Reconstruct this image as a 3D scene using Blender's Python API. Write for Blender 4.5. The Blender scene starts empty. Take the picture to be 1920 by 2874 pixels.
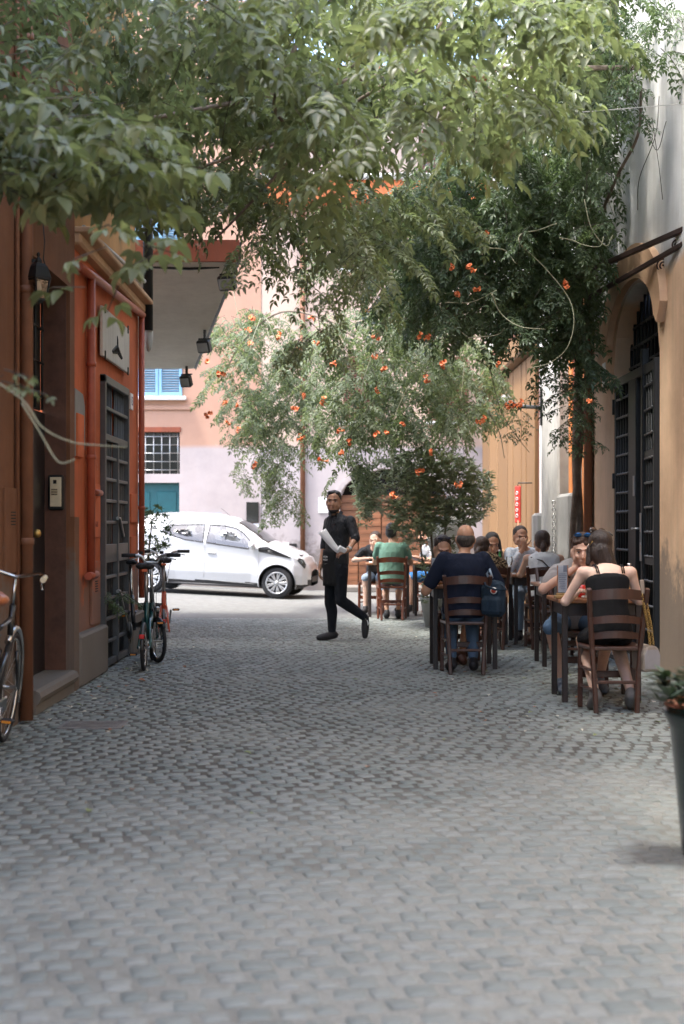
import bpy, bmesh, math, random
import numpy as np
from mathutils import Vector, Matrix, Euler
random.seed(7); RNG = np.random.default_rng(7)
S = bpy.context.scene
COL = S.collection
R = math.radians
# ------------------------------------------------------------------ camera
CAMZ, FPX, CX, HY = 1.34, 4000.0, 960.0, 1472.0
cd = bpy.data.cameras.new('camera'); cam = bpy.data.objects.new('camera', cd); COL.objects.link(cam)
cam.location = (0, 0, CAMZ); cam.rotation_euler = (R(90), 0, 0)
cd.sensor_fit = 'VERTICAL'; cd.sensor_height = 36.0; cd.lens = 36.0 * FPX / 2874.0
cd.shift_y = (HY - 1437.0) / 2874.0
cd.clip_start = 0.05; cd.clip_end = 500
cd.dof.use_dof = True; cd.dof.focus_distance = 12.8; cd.dof.aperture_fstop = 2.4
S.camera = cam
# ------------------------------------------------------------------ world, sun, exposure
SUN = Vector((-0.42, -0.14, 0.90)).normalized()
elev = math.asin(SUN.z); az = math.atan2(SUN.x, SUN.y)
w = bpy.data.worlds.new('World'); S.world = w; w.use_nodes = True
nt = w.node_tree; bg = nt.nodes['Background']
sky = nt.nodes.new('ShaderNodeTexSky'); sky.sky_type = 'NISHITA'; sky.sun_disc = False
sky.sun_elevation = elev; sky.sun_rotation = az
sky.air_density = 0.8; sky.dust_density = 2.8; sky.ozone_density = 0.4
nt.links.new(sky.outputs[0], bg.inputs[0]); bg.inputs[1].default_value = 0.15
sl = bpy.data.lights.new('sun', 'SUN'); sl.energy = 0.9; sl.angle = R(10); sl.color = (1.0, 0.985, 0.93)
so = bpy.data.objects.new('sun', sl); COL.objects.link(so)
so.rotation_euler = (-SUN).to_track_quat('-Z', 'Y').to_euler(); so.location = (-20, -12, 40)
S.view_settings.view_transform = 'Standard'; S.view_settings.look = 'None'
S.view_settings.exposure = 2.85; S.view_settings.gamma = 1.0
S.cycles.use_denoising = True
S.cycles.max_bounces = 6; S.cycles.diffuse_bounces = 4; S.cycles.glossy_bounces = 3
S.cycles.transmission_bounces = 6; S.cycles.transparent_max_bounces = 8
S.cycles.caustics_reflective = False; S.cycles.caustics_refractive = False
S.cycles.sample_clamp_indirect = 6.0

# ------------------------------------------------------------------ pixels to places
def at(px, py, Y):
    return Vector(((px - CX) / FPX * Y, Y, CAMZ - (py - HY) / FPX * Y))
def ground_h(x, y):
    t = min(1, max(0, (y - 20.5) / 4.0)); t = t * t * (3 - 2 * t)
    return t * 0.045 * min(3.5, max(0.0, -0.9 - x))

# ------------------------------------------------------------------ objects
def tag(o, label=None, cat=None, group=None, kind=None):
    if label: o['label'] = label
    if cat: o['category'] = cat
    if group: o['group'] = group
    if kind: o['kind'] = kind
    return o
def thing(name, label, cat, loc=(0, 0, 0), rotz=0.0, group=None):
    o = bpy.data.objects.new(name, None); COL.objects.link(o)
    o.empty_display_size = 0.1
    o.location = loc; o.rotation_euler = (0, 0, rotz)
    return tag(o, label, cat, group)
def link_mesh(name, me, mats, parent=None, smooth=False):
    o = bpy.data.objects.new(name, me); COL.objects.link(o)
    for m in (mats if isinstance(mats, (list, tuple)) else [mats]): me.materials.append(m)
    if parent: o.parent = parent
    if smooth:
        me.polygons.foreach_set('use_smooth', [True] * len(me.polygons))
    return o
def copy_tree(o, parent=None):
    c = o.copy(); COL.objects.link(c)
    if parent is not None: c.parent = parent
    for ch in list(o.children): copy_tree(ch, c)
    return c
def np_mesh(name, V, F):
    """V (n,3), F (m,k) equal-size faces"""
    me = bpy.data.meshes.new(name)
    V = np.asarray(V, dtype=np.float32); F = np.asarray(F, dtype=np.int32)
    k = F.shape[1]
    me.vertices.add(len(V)); me.vertices.foreach_set('co', V.ravel())
    me.loops.add(F.size); me.loops.foreach_set('vertex_index', F.ravel())
    me.polygons.add(len(F))
    me.polygons.foreach_set('loop_start', np.arange(0, F.size, k, dtype=np.int32))
    me.update(calc_edges=True); me.validate()
    return me

class MB:
    """collects shapes, becomes one mesh object"""
    def __init__(s): s.v = []; s.f = []; s.mi = []; s.cur = 0; s.sm = []; s.smooth = False
    def add(s, vs, fs):
        b = len(s.v); s.v += [tuple(p) for p in vs]
        for f in fs:
            s.f.append([b + i for i in f]); s.mi.append(s.cur); s.sm.append(s.smooth)
        return s
    def box(s, c, d, rot=None, bev=0.0, taper=None):
        x, y, z = d[0] / 2, d[1] / 2, d[2] / 2
        M = rot if isinstance(rot, Matrix) else (Euler(rot).to_matrix() if rot else Matrix.Identity(3))
        c = Vector(c)
        tp = taper or 1.0
        if bev <= 0:
            P = [(-x, -y, -z), (x, -y, -z), (x, y, -z), (-x, y, -z), (-x * tp, -y * tp, z), (x * tp, -y * tp, z), (x * tp, y * tp, z), (-x * tp, y * tp, z)]
            F = [(0, 3, 2, 1), (4, 5, 6, 7), (0, 1, 5, 4), (1, 2, 6, 5), (2, 3, 7, 6), (3, 0, 4, 7)]
        else:
            b = min(bev, x * .9, y * .9, z * .9); P = []; idx = {}
            for sx in (-1, 1):
                for sy in (-1, 1):
                    for sz in (-1, 1):
                        k = tp if sz > 0 else 1.0
                        for a in range(3):
                            q = [sx * (x - b), sy * (y - b), sz * (z - b)]
                            q[a] = (sx * x, sy * y, sz * z)[a]
                            q[0] *= k; q[1] *= k
                            idx[(sx, sy, sz, a)] = len(P); P.append(q)
            F = []
            for a in range(3):
                o1, o2 = [(1, 2), (2, 0), (0, 1)][a]
                for sg in (-1, 1):
                    q = []
                    for u, v in ((-1, -1), (1, -1), (1, 1), (-1, 1)):
                        k = [0, 0, 0]; k[a] = sg; k[o1] = u; k[o2] = v
                        q.append(idx[(k[0], k[1], k[2], a)])
                    F.append(q if sg > 0 else q[::-1])
            for a in range(3):
                o1, o2 = [(1, 2), (2, 0), (0, 1)][a]
                for u in (-1, 1):
                    for v in (-1, 1):
                        k0 = [0, 0, 0]; k1 = [0, 0, 0]
                        k0[a] = -1; k1[a] = 1; k0[o1] = k1[o1] = u; k0[o2] = k1[o2] = v
                        q = [idx[(*k0, o1)], idx[(*k1, o1)], idx[(*k1, o2)], idx[(*k0, o2)]]
                        F.append(q if u * v < 0 else q[::-1])
            for sx in (-1, 1):
                for sy in (-1, 1):
                    for sz in (-1, 1):
                        q = [idx[(sx, sy, sz, a)] for a in range(3)]
                        F.append(q if sx * sy * sz > 0 else q[::-1])
        return s.add([c + M @ Vector(p) for p in P], F)
    def bar(s, a, b, w, h=None, up=(0, 0, 1), bev=0.0):
        a, b = Vector(a), Vector(b); d = b - a; L = d.length
        if L < 1e-6: return s
        z = d / L; u = Vector(up)
        if abs(z.dot(u)) > .99: u = Vector((0, 1, 0))
        x = u.cross(z).normalized(); y = z.cross(x)
        M = Matrix((x, y, z)).transposed()
        return s.box((a + b) / 2, (w, h or w, L), M, bev)
    def tube(s, pts, r, n=8, closed=False, caps=True, flat=None):
        pts = [Vector(p) for p in pts]; m = len(pts)
        rs = r if isinstance(r, (list, tuple)) else [r] * m
        T = []
        for i in range(m):
            a = pts[i - 1] if (i > 0 or closed) else pts[i]
            b = pts[(i + 1) % m] if (i < m - 1 or closed) else pts[i]
            t = b - a
            T.append(t.normalized() if t.length > 1e-9 else Vector((0, 0, 1)))
        u = T[0].orthogonal().normalized(); V = []
        for i in range(m):
            u = (u - T[i] * u.dot(T[i]))
            u = u.normalized() if u.length > 1e-6 else T[i].orthogonal().normalized()
            v = T[i].cross(u)
            for k in range(n):
                a = 2 * math.pi * k / n
                V.append(pts[i] + (u * math.cos(a) + v * math.sin(a)) * rs[i])
        F = []
        for i in range(m if closed else m - 1):
            j = (i + 1) % m
            for k in range(n):
                l = (k + 1) % n
                F.append((i * n + k, i * n + l, j * n + l, j * n + k))
        sm = s.smooth; s.smooth = True; s.add(V, F)
        s.smooth = sm
        if caps and not closed:
            s.add(V[:n], [tuple(range(n))[::-1]]); s.add(V[-n:], [tuple(range(n))])
        return s
    def lathe(s, prof, c=(0, 0, 0), n=16, M=None, smooth=True):
        """prof [(r,z)]"""
        c = Vector(c); V = []; F = []; m = len(prof)
        for (r, z) in prof:
            for k in range(n):
                a = 2 * math.pi * k / n
                p = Vector((max(r, 1e-5) * math.cos(a), max(r, 1e-5) * math.sin(a), z))
                V.append(c + ((M @ p) if M else p))
        for i in range(m - 1):
            for k in range(n):
                l = (k + 1) % n
                F.append((i * n + k, i * n + l, (i + 1) * n + l, (i + 1) * n + k))
        sm = s.smooth; s.smooth = smooth; s.add(V, F); s.smooth = sm
        return s
    def ball(s, c, r, n=12, m=8, M=None):
        r = (r, r, r) if isinstance(r, (int, float)) else r
        c = Vector(c); V = []; F = []
        for i in range(m + 1):
            th = math.pi * i / m
            for k in range(n):
                a = 2 * math.pi * k / n
                p = Vector((r[0] * math.sin(th) * math.cos(a), r[1] * math.sin(th) * math.sin(a), -r[2] * math.cos(th)))
                V.append(c + ((M @ p) if M else p))
        for i in range(m):
            for k in range(n):
                l = (k + 1) % n
                F.append((i * n + k, i * n + l, (i + 1) * n + l, (i + 1) * n + k))
        sm = s.smooth; s.smooth = True; s.add(V, F); s.smooth = sm
        return s
    def poly(s, pts): return s.add(pts, [tuple(range(len(pts)))])
    def prism(s, pts, d):
        """polygon pts extruded by vector d"""
        pts = [Vector(p) for p in pts]; d = Vector(d); n = len(pts)
        V = pts + [p + d for p in pts]
        F = [tuple(range(n))[::-1], tuple(range(n, 2 * n))] + [(i, (i + 1) % n, n + (i + 1) % n, n + i) for i in range(n)]
        return s.add(V, F)
    def torus(s, c, R0, r0, axis=(1, 0, 0), n=32, m=8):
        a = Vector(axis).normalized(); u = a.orthogonal().normalized(); v = a.cross(u); c = Vector(c)
        pts = [c + (u * math.cos(2 * math.pi * k / n) + v * math.sin(2 * math.pi * k / n)) * R0 for k in range(n)]
        return s.tube(pts, r0, m, closed=True)
    def mesh(s, name):
        me = bpy.data.meshes.new(name)
        me.from_pydata(s.v, [], s.f)
        me.polygons.foreach_set('material_index', s.mi)
        me.polygons.foreach_set('use_smooth', s.sm)
        bm = bmesh.new(); bm.from_mesh(me)
        bmesh.ops.remove_doubles(bm, verts=bm.verts, dist=1e-5)
        bmesh.ops.recalc_face_normals(bm, faces=bm.faces)
        bm.to_mesh(me); bm.free()
        return me
    def build(s, name, mats, parent=None, bevel=0.0):
        o = link_mesh(name, s.mesh(name), mats, parent)
        if bevel:
            b = o.modifiers.new('bevel', 'BEVEL'); b.width = bevel; b.segments = 2; b.limit_method = 'ANGLE'
        return o

# ------------------------------------------------------------------ materials
def _mat(name):
    m = bpy.data.materials.new(name); m.use_nodes = True
    n = m.node_tree; b = n.nodes['Principled BSDF']
    return m, n, b
def nd(n, t, **k):
    x = n.nodes.new(t)
    for a, v in k.items(): setattr(x, a, v)
    return x
def coords(n, space='Object', scale=(1, 1, 1)):
    tc = nd(n, 'ShaderNodeTexCoord'); mp = nd(n, 'ShaderNodeMapping')
    mp.inputs['Scale'].default_value = scale
    n.links.new(tc.outputs[space], mp.inputs[0]); return mp.outputs[0]
def noise(n, co, scale, detail=4, rough=.6):
    x = nd(n, 'ShaderNodeTexNoise'); x.inputs['Scale'].default_value = scale
    x.inputs['Detail'].default_value = detail; x.inputs['Roughness'].default_value = rough
    n.links.new(co, x.inputs['Vector']); return x.outputs['Fac']
def ramp(n, fac, stops):
    r = nd(n, 'ShaderNodeValToRGB'); e = r.color_ramp.elements
    while len(e) < len(stops): e.new(.5)
    for i, (p, c) in enumerate(stops):
        e[i].position = p; e[i].color = (*c, 1) if len(c) == 3 else c
    n.links.new(fac, r.inputs[0]); return r.outputs[0]
def mixc(n, fac, a, b, mode='MIX'):
    x = nd(n, 'ShaderNodeMix', data_type='RGBA', blend_type=mode)
    for sock, v in ((0, fac), (6, a), (7, b)):
        if isinstance(v, (int, float)): x.inputs[sock].default_value = v
        elif isinstance(v, tuple): x.inputs[sock].default_value = (*v, 1)
        else: n.links.new(v, x.inputs[sock])
    return x.outputs[2]
def bump(n, b, h, strength=.3, dist=.01):
    x = nd(n, 'ShaderNodeBump'); x.inputs['Strength'].default_value = strength; x.inputs['Distance'].default_value = dist
    n.links.new(h, x.inputs['Height']); n.links.new(x.outputs[0], b.inputs['Normal'])
def dk(c, k): return tuple(min(1, v * k) for v in c)
def simple(name, col, rough=.5, metal=0.0, var=.12, scale=8, bmp=0.0, bscale=40, spec=.5, rnd=0.0, coat=0.0):
    m, n, b = _mat(name); co = coords(n)
    c = ramp(n, noise(n, co, scale), [(.3, dk(col, 1 - var)), (.7, dk(col, 1 + var))])
    if rnd:
        oi = nd(n, 'ShaderNodeObjectInfo')
        c = mixc(n, 1.0, c, ramp(n, oi.outputs['Random'], [(0, (1 - rnd,) * 3), (1, (1 + rnd * .6,) * 3)]), 'MULTIPLY')
    n.links.new(c, b.inputs['Base Color'])
    b.inputs['Roughness'].default_value = rough; b.inputs['Metallic'].default_value = metal
    b.inputs['Specular IOR Level'].default_value = spec; b.inputs['Coat Weight'].default_value = coat
    if bmp: bump(n, b, noise(n, co, bscale, 5), bmp, .004)
    return m
def plaster(name, col, col2=None, split=None, splitn=.25, streak=.3, blotch=.25, rough=.9, dirt=(.25, .2, .16)):
    m, n, b = _mat(name)
    g = nd(n, 'ShaderNodeNewGeometry'); pos = g.outputs['Position']
    def sc(s):
        mp = nd(n, 'ShaderNodeMapping'); mp.inputs['Scale'].default_value = s
        n.links.new(pos, mp.inputs[0]); return mp.outputs[0]
    c = mixc(n, ramp(n, noise(n, pos, 1.3, 6, .65), [(.3, (0, 0, 0)), (.7, (1, 1, 1))]), dk(col, 1 - blotch), dk(col, 1 + blotch * .55))
    if col2 is not None:
        sep = nd(n, 'ShaderNodeSeparateXYZ'); n.links.new(pos, sep.inputs[0])
        ad = nd(n, 'ShaderNodeMath', operation='MULTIPLY_ADD')
        n.links.new(noise(n, pos, 1.1, 4), ad.inputs[0]); ad.inputs[1].default_value = splitn; n.links.new(sep.outputs[2], ad.inputs[2])
        mr = nd(n, 'ShaderNodeMapRange'); n.links.new(ad.outputs[0], mr.inputs[0])
        mr.inputs[1].default_value = split; mr.inputs[2].default_value = split + .1
        c2 = mixc(n, ramp(n, noise(n, pos, 1.7, 6, .65), [(.3, (0, 0, 0)), (.7, (1, 1, 1))]), dk(col2, 1 - blotch * .6), dk(col2, 1 + blotch * .3))
        c = mixc(n, mr.outputs[0], c, c2)
    st = ramp(n, noise(n, sc((7, 7, .35)), 1.6, 5, .6), [(.45, (0, 0, 0)), (.8, (streak,) * 3)])
    c = mixc(n, st, c, dirt)
    sp = ramp(n, noise(n, pos, 26, 3), [(.66, (0, 0, 0)), (.75, (.35,) * 3)])
    c = mixc(n, sp, c, dk(col, .6))
    sz = nd(n, 'ShaderNodeSeparateXYZ'); n.links.new(pos, sz.inputs[0])
    md = nd(n, 'ShaderNodeMath', operation='MULTIPLY_ADD'); n.links.new(noise(n, pos, 3.0, 5, .7), md.inputs[0]); md.inputs[1].default_value = -1.6; n.links.new(sz.outputs[2], md.inputs[2])
    c = mixc(n, ramp(n, md.outputs[0], [(.0, (.75,) * 3), (.25, (0,) * 3)]), c, (.16, .14, .12))      # damp rising from the ground
    pe = ramp(n, noise(n, pos, 2.3, 7, .72), [(.66, (0,) * 3), (.68, (.55,) * 3)])
    c = mixc(n, pe, c, mixc(n, .5, c, (.5, .45, .38)))                                                # flaked paint
    n.links.new(c, b.inputs['Base Color']); b.inputs['Roughness'].default_value = rough
    b.inputs['Specular IOR Level'].default_value = .2
    h = mixc(n, .35, noise(n, pos, 5, 5), noise(n, pos, 60, 4))
    bump(n, b, h, .5, .012)
    return m
def wood(name, col, rough=.45, axis=2, var=.4, scale=6, rnd=.15, coat=0.0):
    m, n, b = _mat(name)
    s = [14, 14, 14]; s[axis] = .9
    co = coords(n, 'Object', tuple(s))
    f = noise(n, co, scale / 4, 5, .65)
    c = ramp(n, f, [(.3, dk(col, 1 - var)), (.55, col), (.75, dk(col, 1 + var * .7))])
    if rnd:
        oi = nd(n, 'ShaderNodeObjectInfo')
        c = mixc(n, 1.0, c, ramp(n, oi.outputs['Random'], [(0, (1 - rnd,) * 3), (1, (1 + rnd,) * 3)]), 'MULTIPLY')
    n.links.new(c, b.inputs['Base Color']); b.inputs['Roughness'].default_value = rough
    b.inputs['Coat Weight'].default_value = coat
    bump(n, b, f, .25, .003)
    return m
def fabric(name, col, var=.15, wr=.6, rough=.9, pattern=None, wscale=9):
    m, n, b = _mat(name); co = coords(n)
    c = ramp(n, noise(n, co, 6, 4), [(.3, dk(col, 1 - var)), (.7, dk(col, 1 + var))])
    if pattern:
        c = mixc(n, ramp(n, noise(n, co, pattern[1], 2), [(.48, (0, 0, 0)), (.54, (1, 1, 1))]), c, pattern[0])
    n.links.new(c, b.inputs['Base Color']); b.inputs['Roughness'].default_value = rough
    b.inputs['Specular IOR Level'].default_value = .25
    co2 = coords(n, 'Object', (1.0, 1.0, .55))
    nz = nd(n, 'ShaderNodeTexNoise'); nz.inputs['Scale'].default_value = wscale; nz.inputs['Detail'].default_value = 2.5
    nz.inputs['Distortion'].default_value = 1.6; n.links.new(co2, nz.inputs['Vector'])
    bump(n, b, nz.outputs['Fac'], wr * .7, .03)
    return m
def skinmat(name, col):
    m, n, b = _mat(name); co = coords(n)
    c = ramp(n, noise(n, co, 9, 4), [(.3, dk(col, .88)), (.7, dk(col, 1.08))])
    n.links.new(c, b.inputs['Base Color']); b.inputs['Roughness'].default_value = .5
    b.inputs['Subsurface Weight'].default_value = .12; b.inputs['Subsurface Radius'].default_value = (.02, .008, .004)
    b.inputs['Specular IOR Level'].default_value = .35
    return m
def hairmat(name, col):
    m, n, b = _mat(name)
    co = coords(n, 'Object', (60, 60, 5)); f = noise(n, co, 2, 3)
    n.links.new(ramp(n, f, [(.3, dk(col, .45)), (.7, dk(col, 1.6))]), b.inputs['Base Color'])
    b.inputs['Roughness'].default_value = .42; bump(n, b, f, .9, .012)
    return m
def glassy(name, col, alpha=.25, rough=.03):
    m, n, b = _mat(name)
    n.nodes.remove(b); out = n.nodes['Material Output']
    t = nd(n, 'ShaderNodeBsdfTransparent'); t.inputs[0].default_value = (*col, 1)
    g = nd(n, 'ShaderNodeBsdfGlossy'); g.inputs['Roughness'].default_value = rough
    fr = nd(n, 'ShaderNodeFresnel'); fr.inputs[0].default_value = 1.5
    ma = nd(n, 'ShaderNodeMath', operation='ADD'); ma.inputs[1].default_value = alpha * .2
    n.links.new(fr.outputs[0], ma.inputs[0])
    mx = nd(n, 'ShaderNodeMixShader'); n.links.new(ma.outputs[0], mx.inputs[0])
    n.links.new(t.outputs[0], mx.inputs[1]); n.links.new(g.outputs[0], mx.inputs[2])
    n.links.new(mx.outputs[0], out.inputs[0])
    return m
def leafmat(name, col, trans=.35, rough=.5, var=.35):
    m, n, b = _mat(name); out = n.nodes['Material Output']
    g = nd(n, 'ShaderNodeNewGeometry'); pos = g.outputs['Position']
    rnd = g.outputs['Random Per Island']
    oi = nd(n, 'ShaderNodeObjectInfo')
    c = ramp(n, rnd, [(0, dk(col, 1 - var)), (.6, col), (1, (col[0] * (1 + var), col[1] * (1 + var * .8), col[2] * (1 + var * .7)))])
    c = mixc(n, ramp(n, noise(n, pos, .9, 3), [(.4, (0, 0, 0)), (.65, (.6,) * 3)]), c, (col[0] * 1.25, col[1] * 1.12, col[2] * .9))
    n.links.new(c, b.inputs['Base Color']); b.inputs['Roughness'].default_value = rough
    b.inputs['Specular IOR Level'].default_value = .45
    t = nd(n, 'ShaderNodeBsdfTranslucent')
    n.links.new(mixc(n, 1.0, c, (1.4, 1.45, .95), 'MULTIPLY'), t.inputs[0])
    mx = nd(n, 'ShaderNodeMixShader'); mx.inputs[0].default_value = trans
    n.links.new(b.outputs[0], mx.inputs[1]); n.links.new(t.outputs[0], mx.inputs[2]); n.links.new(mx.outputs[0], out.inputs[0])
    return m

M = {}
M['black_iron'] = simple('black_iron', (.015, .017, .018), .45, .3, bmp=.2)
M['grey_iron'] = simple('grey_iron', (.10, .105, .11), .45, .5, bmp=.2)
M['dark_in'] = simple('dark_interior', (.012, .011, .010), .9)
M['chrome'] = simple('chrome', (.55, .55, .53), .22, 1.0)
M['steel'] = simple('steel', (.42, .42, .41), .32, .9)
M['rubber'] = simple('rubber', (.016, .016, .017), .75)
M['stone_grey'] = plaster('stone_grey', (.26, .26, .245), streak=.25, blotch=.3)
M['stone_pale'] = plaster('stone_pale', (.46, .45, .42), streak=.35, blotch=.3, dirt=(.2, .19, .17))
M['chairwood'] = wood('chair_wood', (.060, .020, .010), .35, 2, .4, coat=.25)
M['chairwood_red'] = wood('chair_wood_red', (.17, .045, .016), .38, 2, .35, coat=.2)
M['tablewood'] = wood('table_wood', (.30, .13, .055), .45, 0, .3)
M['tableleg'] = wood('table_leg_wood', (.028, .017, .013), .45, 2, .4)
M['white_paper'] = simple('white_paper', (.78, .79, .80), .8, var=.03)
M['white_paint'] = simple('white_paint', (.75, .75, .73), .7, var=.05)
# ================================================================== the ground
def cobble_material():
    m, n, b = _mat('basalt_cobble')
    g = nd(n, 'ShaderNodeNewGeometry'); pos = g.outputs['Position']; oi = nd(n, 'ShaderNodeObjectInfo')
    rs = nd(n, 'ShaderNodeMath', operation='ADD'); n.links.new(g.outputs['Random Per Island'], rs.inputs[0]); n.links.new(oi.outputs['Random'], rs.inputs[1])
    fr = nd(n, 'ShaderNodeMath', operation='FRACT'); n.links.new(rs.outputs[0], fr.inputs[0])
    c = ramp(n, fr.outputs[0], [(0, (.160, .190, .178)), (.5, (.198, .228, .212)), (1, (.235, .258, .240))])
    dust = ramp(n, noise(n, pos, .75, 5, .65), [(.42, (.02,) * 3), (.70, (.6,) * 3)])
    c = mixc(n, dust, c, (.262, .278, .252))
    c = mixc(n, ramp(n, noise(n, pos, 45, 4), [(.4, (0,) * 3), (.8, (.4,) * 3)]), c, (.14, .14, .135))
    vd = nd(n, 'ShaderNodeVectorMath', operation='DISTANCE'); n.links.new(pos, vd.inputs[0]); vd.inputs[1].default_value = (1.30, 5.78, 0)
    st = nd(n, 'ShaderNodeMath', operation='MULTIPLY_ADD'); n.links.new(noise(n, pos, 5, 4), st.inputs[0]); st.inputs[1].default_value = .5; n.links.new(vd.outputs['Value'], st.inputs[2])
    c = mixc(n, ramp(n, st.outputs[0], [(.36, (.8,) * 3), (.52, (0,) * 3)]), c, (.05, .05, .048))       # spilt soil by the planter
    n.links.new(c, b.inputs['Base Color'])
    n.links.new(ramp(n, noise(n, pos, 2.2, 4), [(.3, (.48,) * 3), (.7, (.78,) * 3)]), b.inputs['Roughness'])
    b.inputs['Specular IOR Level'].default_value = .42
    bump(n, b, noise(n, pos, 38, 5), .45, .006)
    return m
def mortar_material():
    m, n, b = _mat('sandy_joint')
    g = nd(n, 'ShaderNodeNewGeometry'); pos = g.outputs['Position']
    sy = nd(n, 'ShaderNodeSeparateXYZ'); n.links.new(pos, sy.inputs[0])
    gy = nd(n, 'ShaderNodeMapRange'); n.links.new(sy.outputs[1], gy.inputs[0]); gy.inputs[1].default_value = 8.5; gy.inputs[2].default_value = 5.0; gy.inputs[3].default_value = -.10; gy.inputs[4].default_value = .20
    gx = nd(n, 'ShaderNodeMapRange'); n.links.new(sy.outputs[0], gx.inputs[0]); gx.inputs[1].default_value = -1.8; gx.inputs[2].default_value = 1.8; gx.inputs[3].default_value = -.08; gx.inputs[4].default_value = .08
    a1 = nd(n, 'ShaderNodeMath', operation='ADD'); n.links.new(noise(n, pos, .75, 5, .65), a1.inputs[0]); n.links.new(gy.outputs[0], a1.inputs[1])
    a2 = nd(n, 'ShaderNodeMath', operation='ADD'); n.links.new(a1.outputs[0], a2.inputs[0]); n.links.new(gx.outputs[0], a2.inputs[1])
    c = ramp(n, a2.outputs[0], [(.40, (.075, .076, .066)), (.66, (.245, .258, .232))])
    c = mixc(n, ramp(n, noise(n, pos, 70, 3), [(.45, (0,) * 3), (.7, (.6,) * 3)]), c, (.12, .11, .095))
    vo = nd(n, 'ShaderNodeTexVoronoi'); vo.inputs['Scale'].default_value = 8.0; n.links.new(pos, vo.inputs['Vector'])
    sp = nd(n, 'ShaderNodeSeparateXYZ'); n.links.new(pos, sp.inputs[0])
    mr = nd(n, 'ShaderNodeMapRange'); n.links.new(sp.outputs[1], mr.inputs[0])
    mr.inputs[1].default_value = 18.5; mr.inputs[2].default_value = 19.5
    far = mixc(n, ramp(n, vo.outputs['Distance'], [(.3, (0,) * 3), (.6, (.6,) * 3)]), (.15, .155, .148), (.11, .11, .105))
    c = mixc(n, mr.outputs[0], c, far)
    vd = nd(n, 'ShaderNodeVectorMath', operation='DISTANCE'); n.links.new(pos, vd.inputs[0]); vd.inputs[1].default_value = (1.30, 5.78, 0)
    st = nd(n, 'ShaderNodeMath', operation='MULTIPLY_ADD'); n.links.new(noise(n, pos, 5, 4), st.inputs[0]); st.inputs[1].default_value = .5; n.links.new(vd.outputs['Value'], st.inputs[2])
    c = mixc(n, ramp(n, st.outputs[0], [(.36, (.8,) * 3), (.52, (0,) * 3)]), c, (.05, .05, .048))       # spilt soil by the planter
    n.links.new(c, b.inputs['Base Color']); b.inputs['Roughness'].default_value = .85
    bump(n, b, noise(n, pos, 55, 5), .6, .008)
    return m
M['cobble'] = cobble_material(); M['mortar'] = mortar_material()
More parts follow.
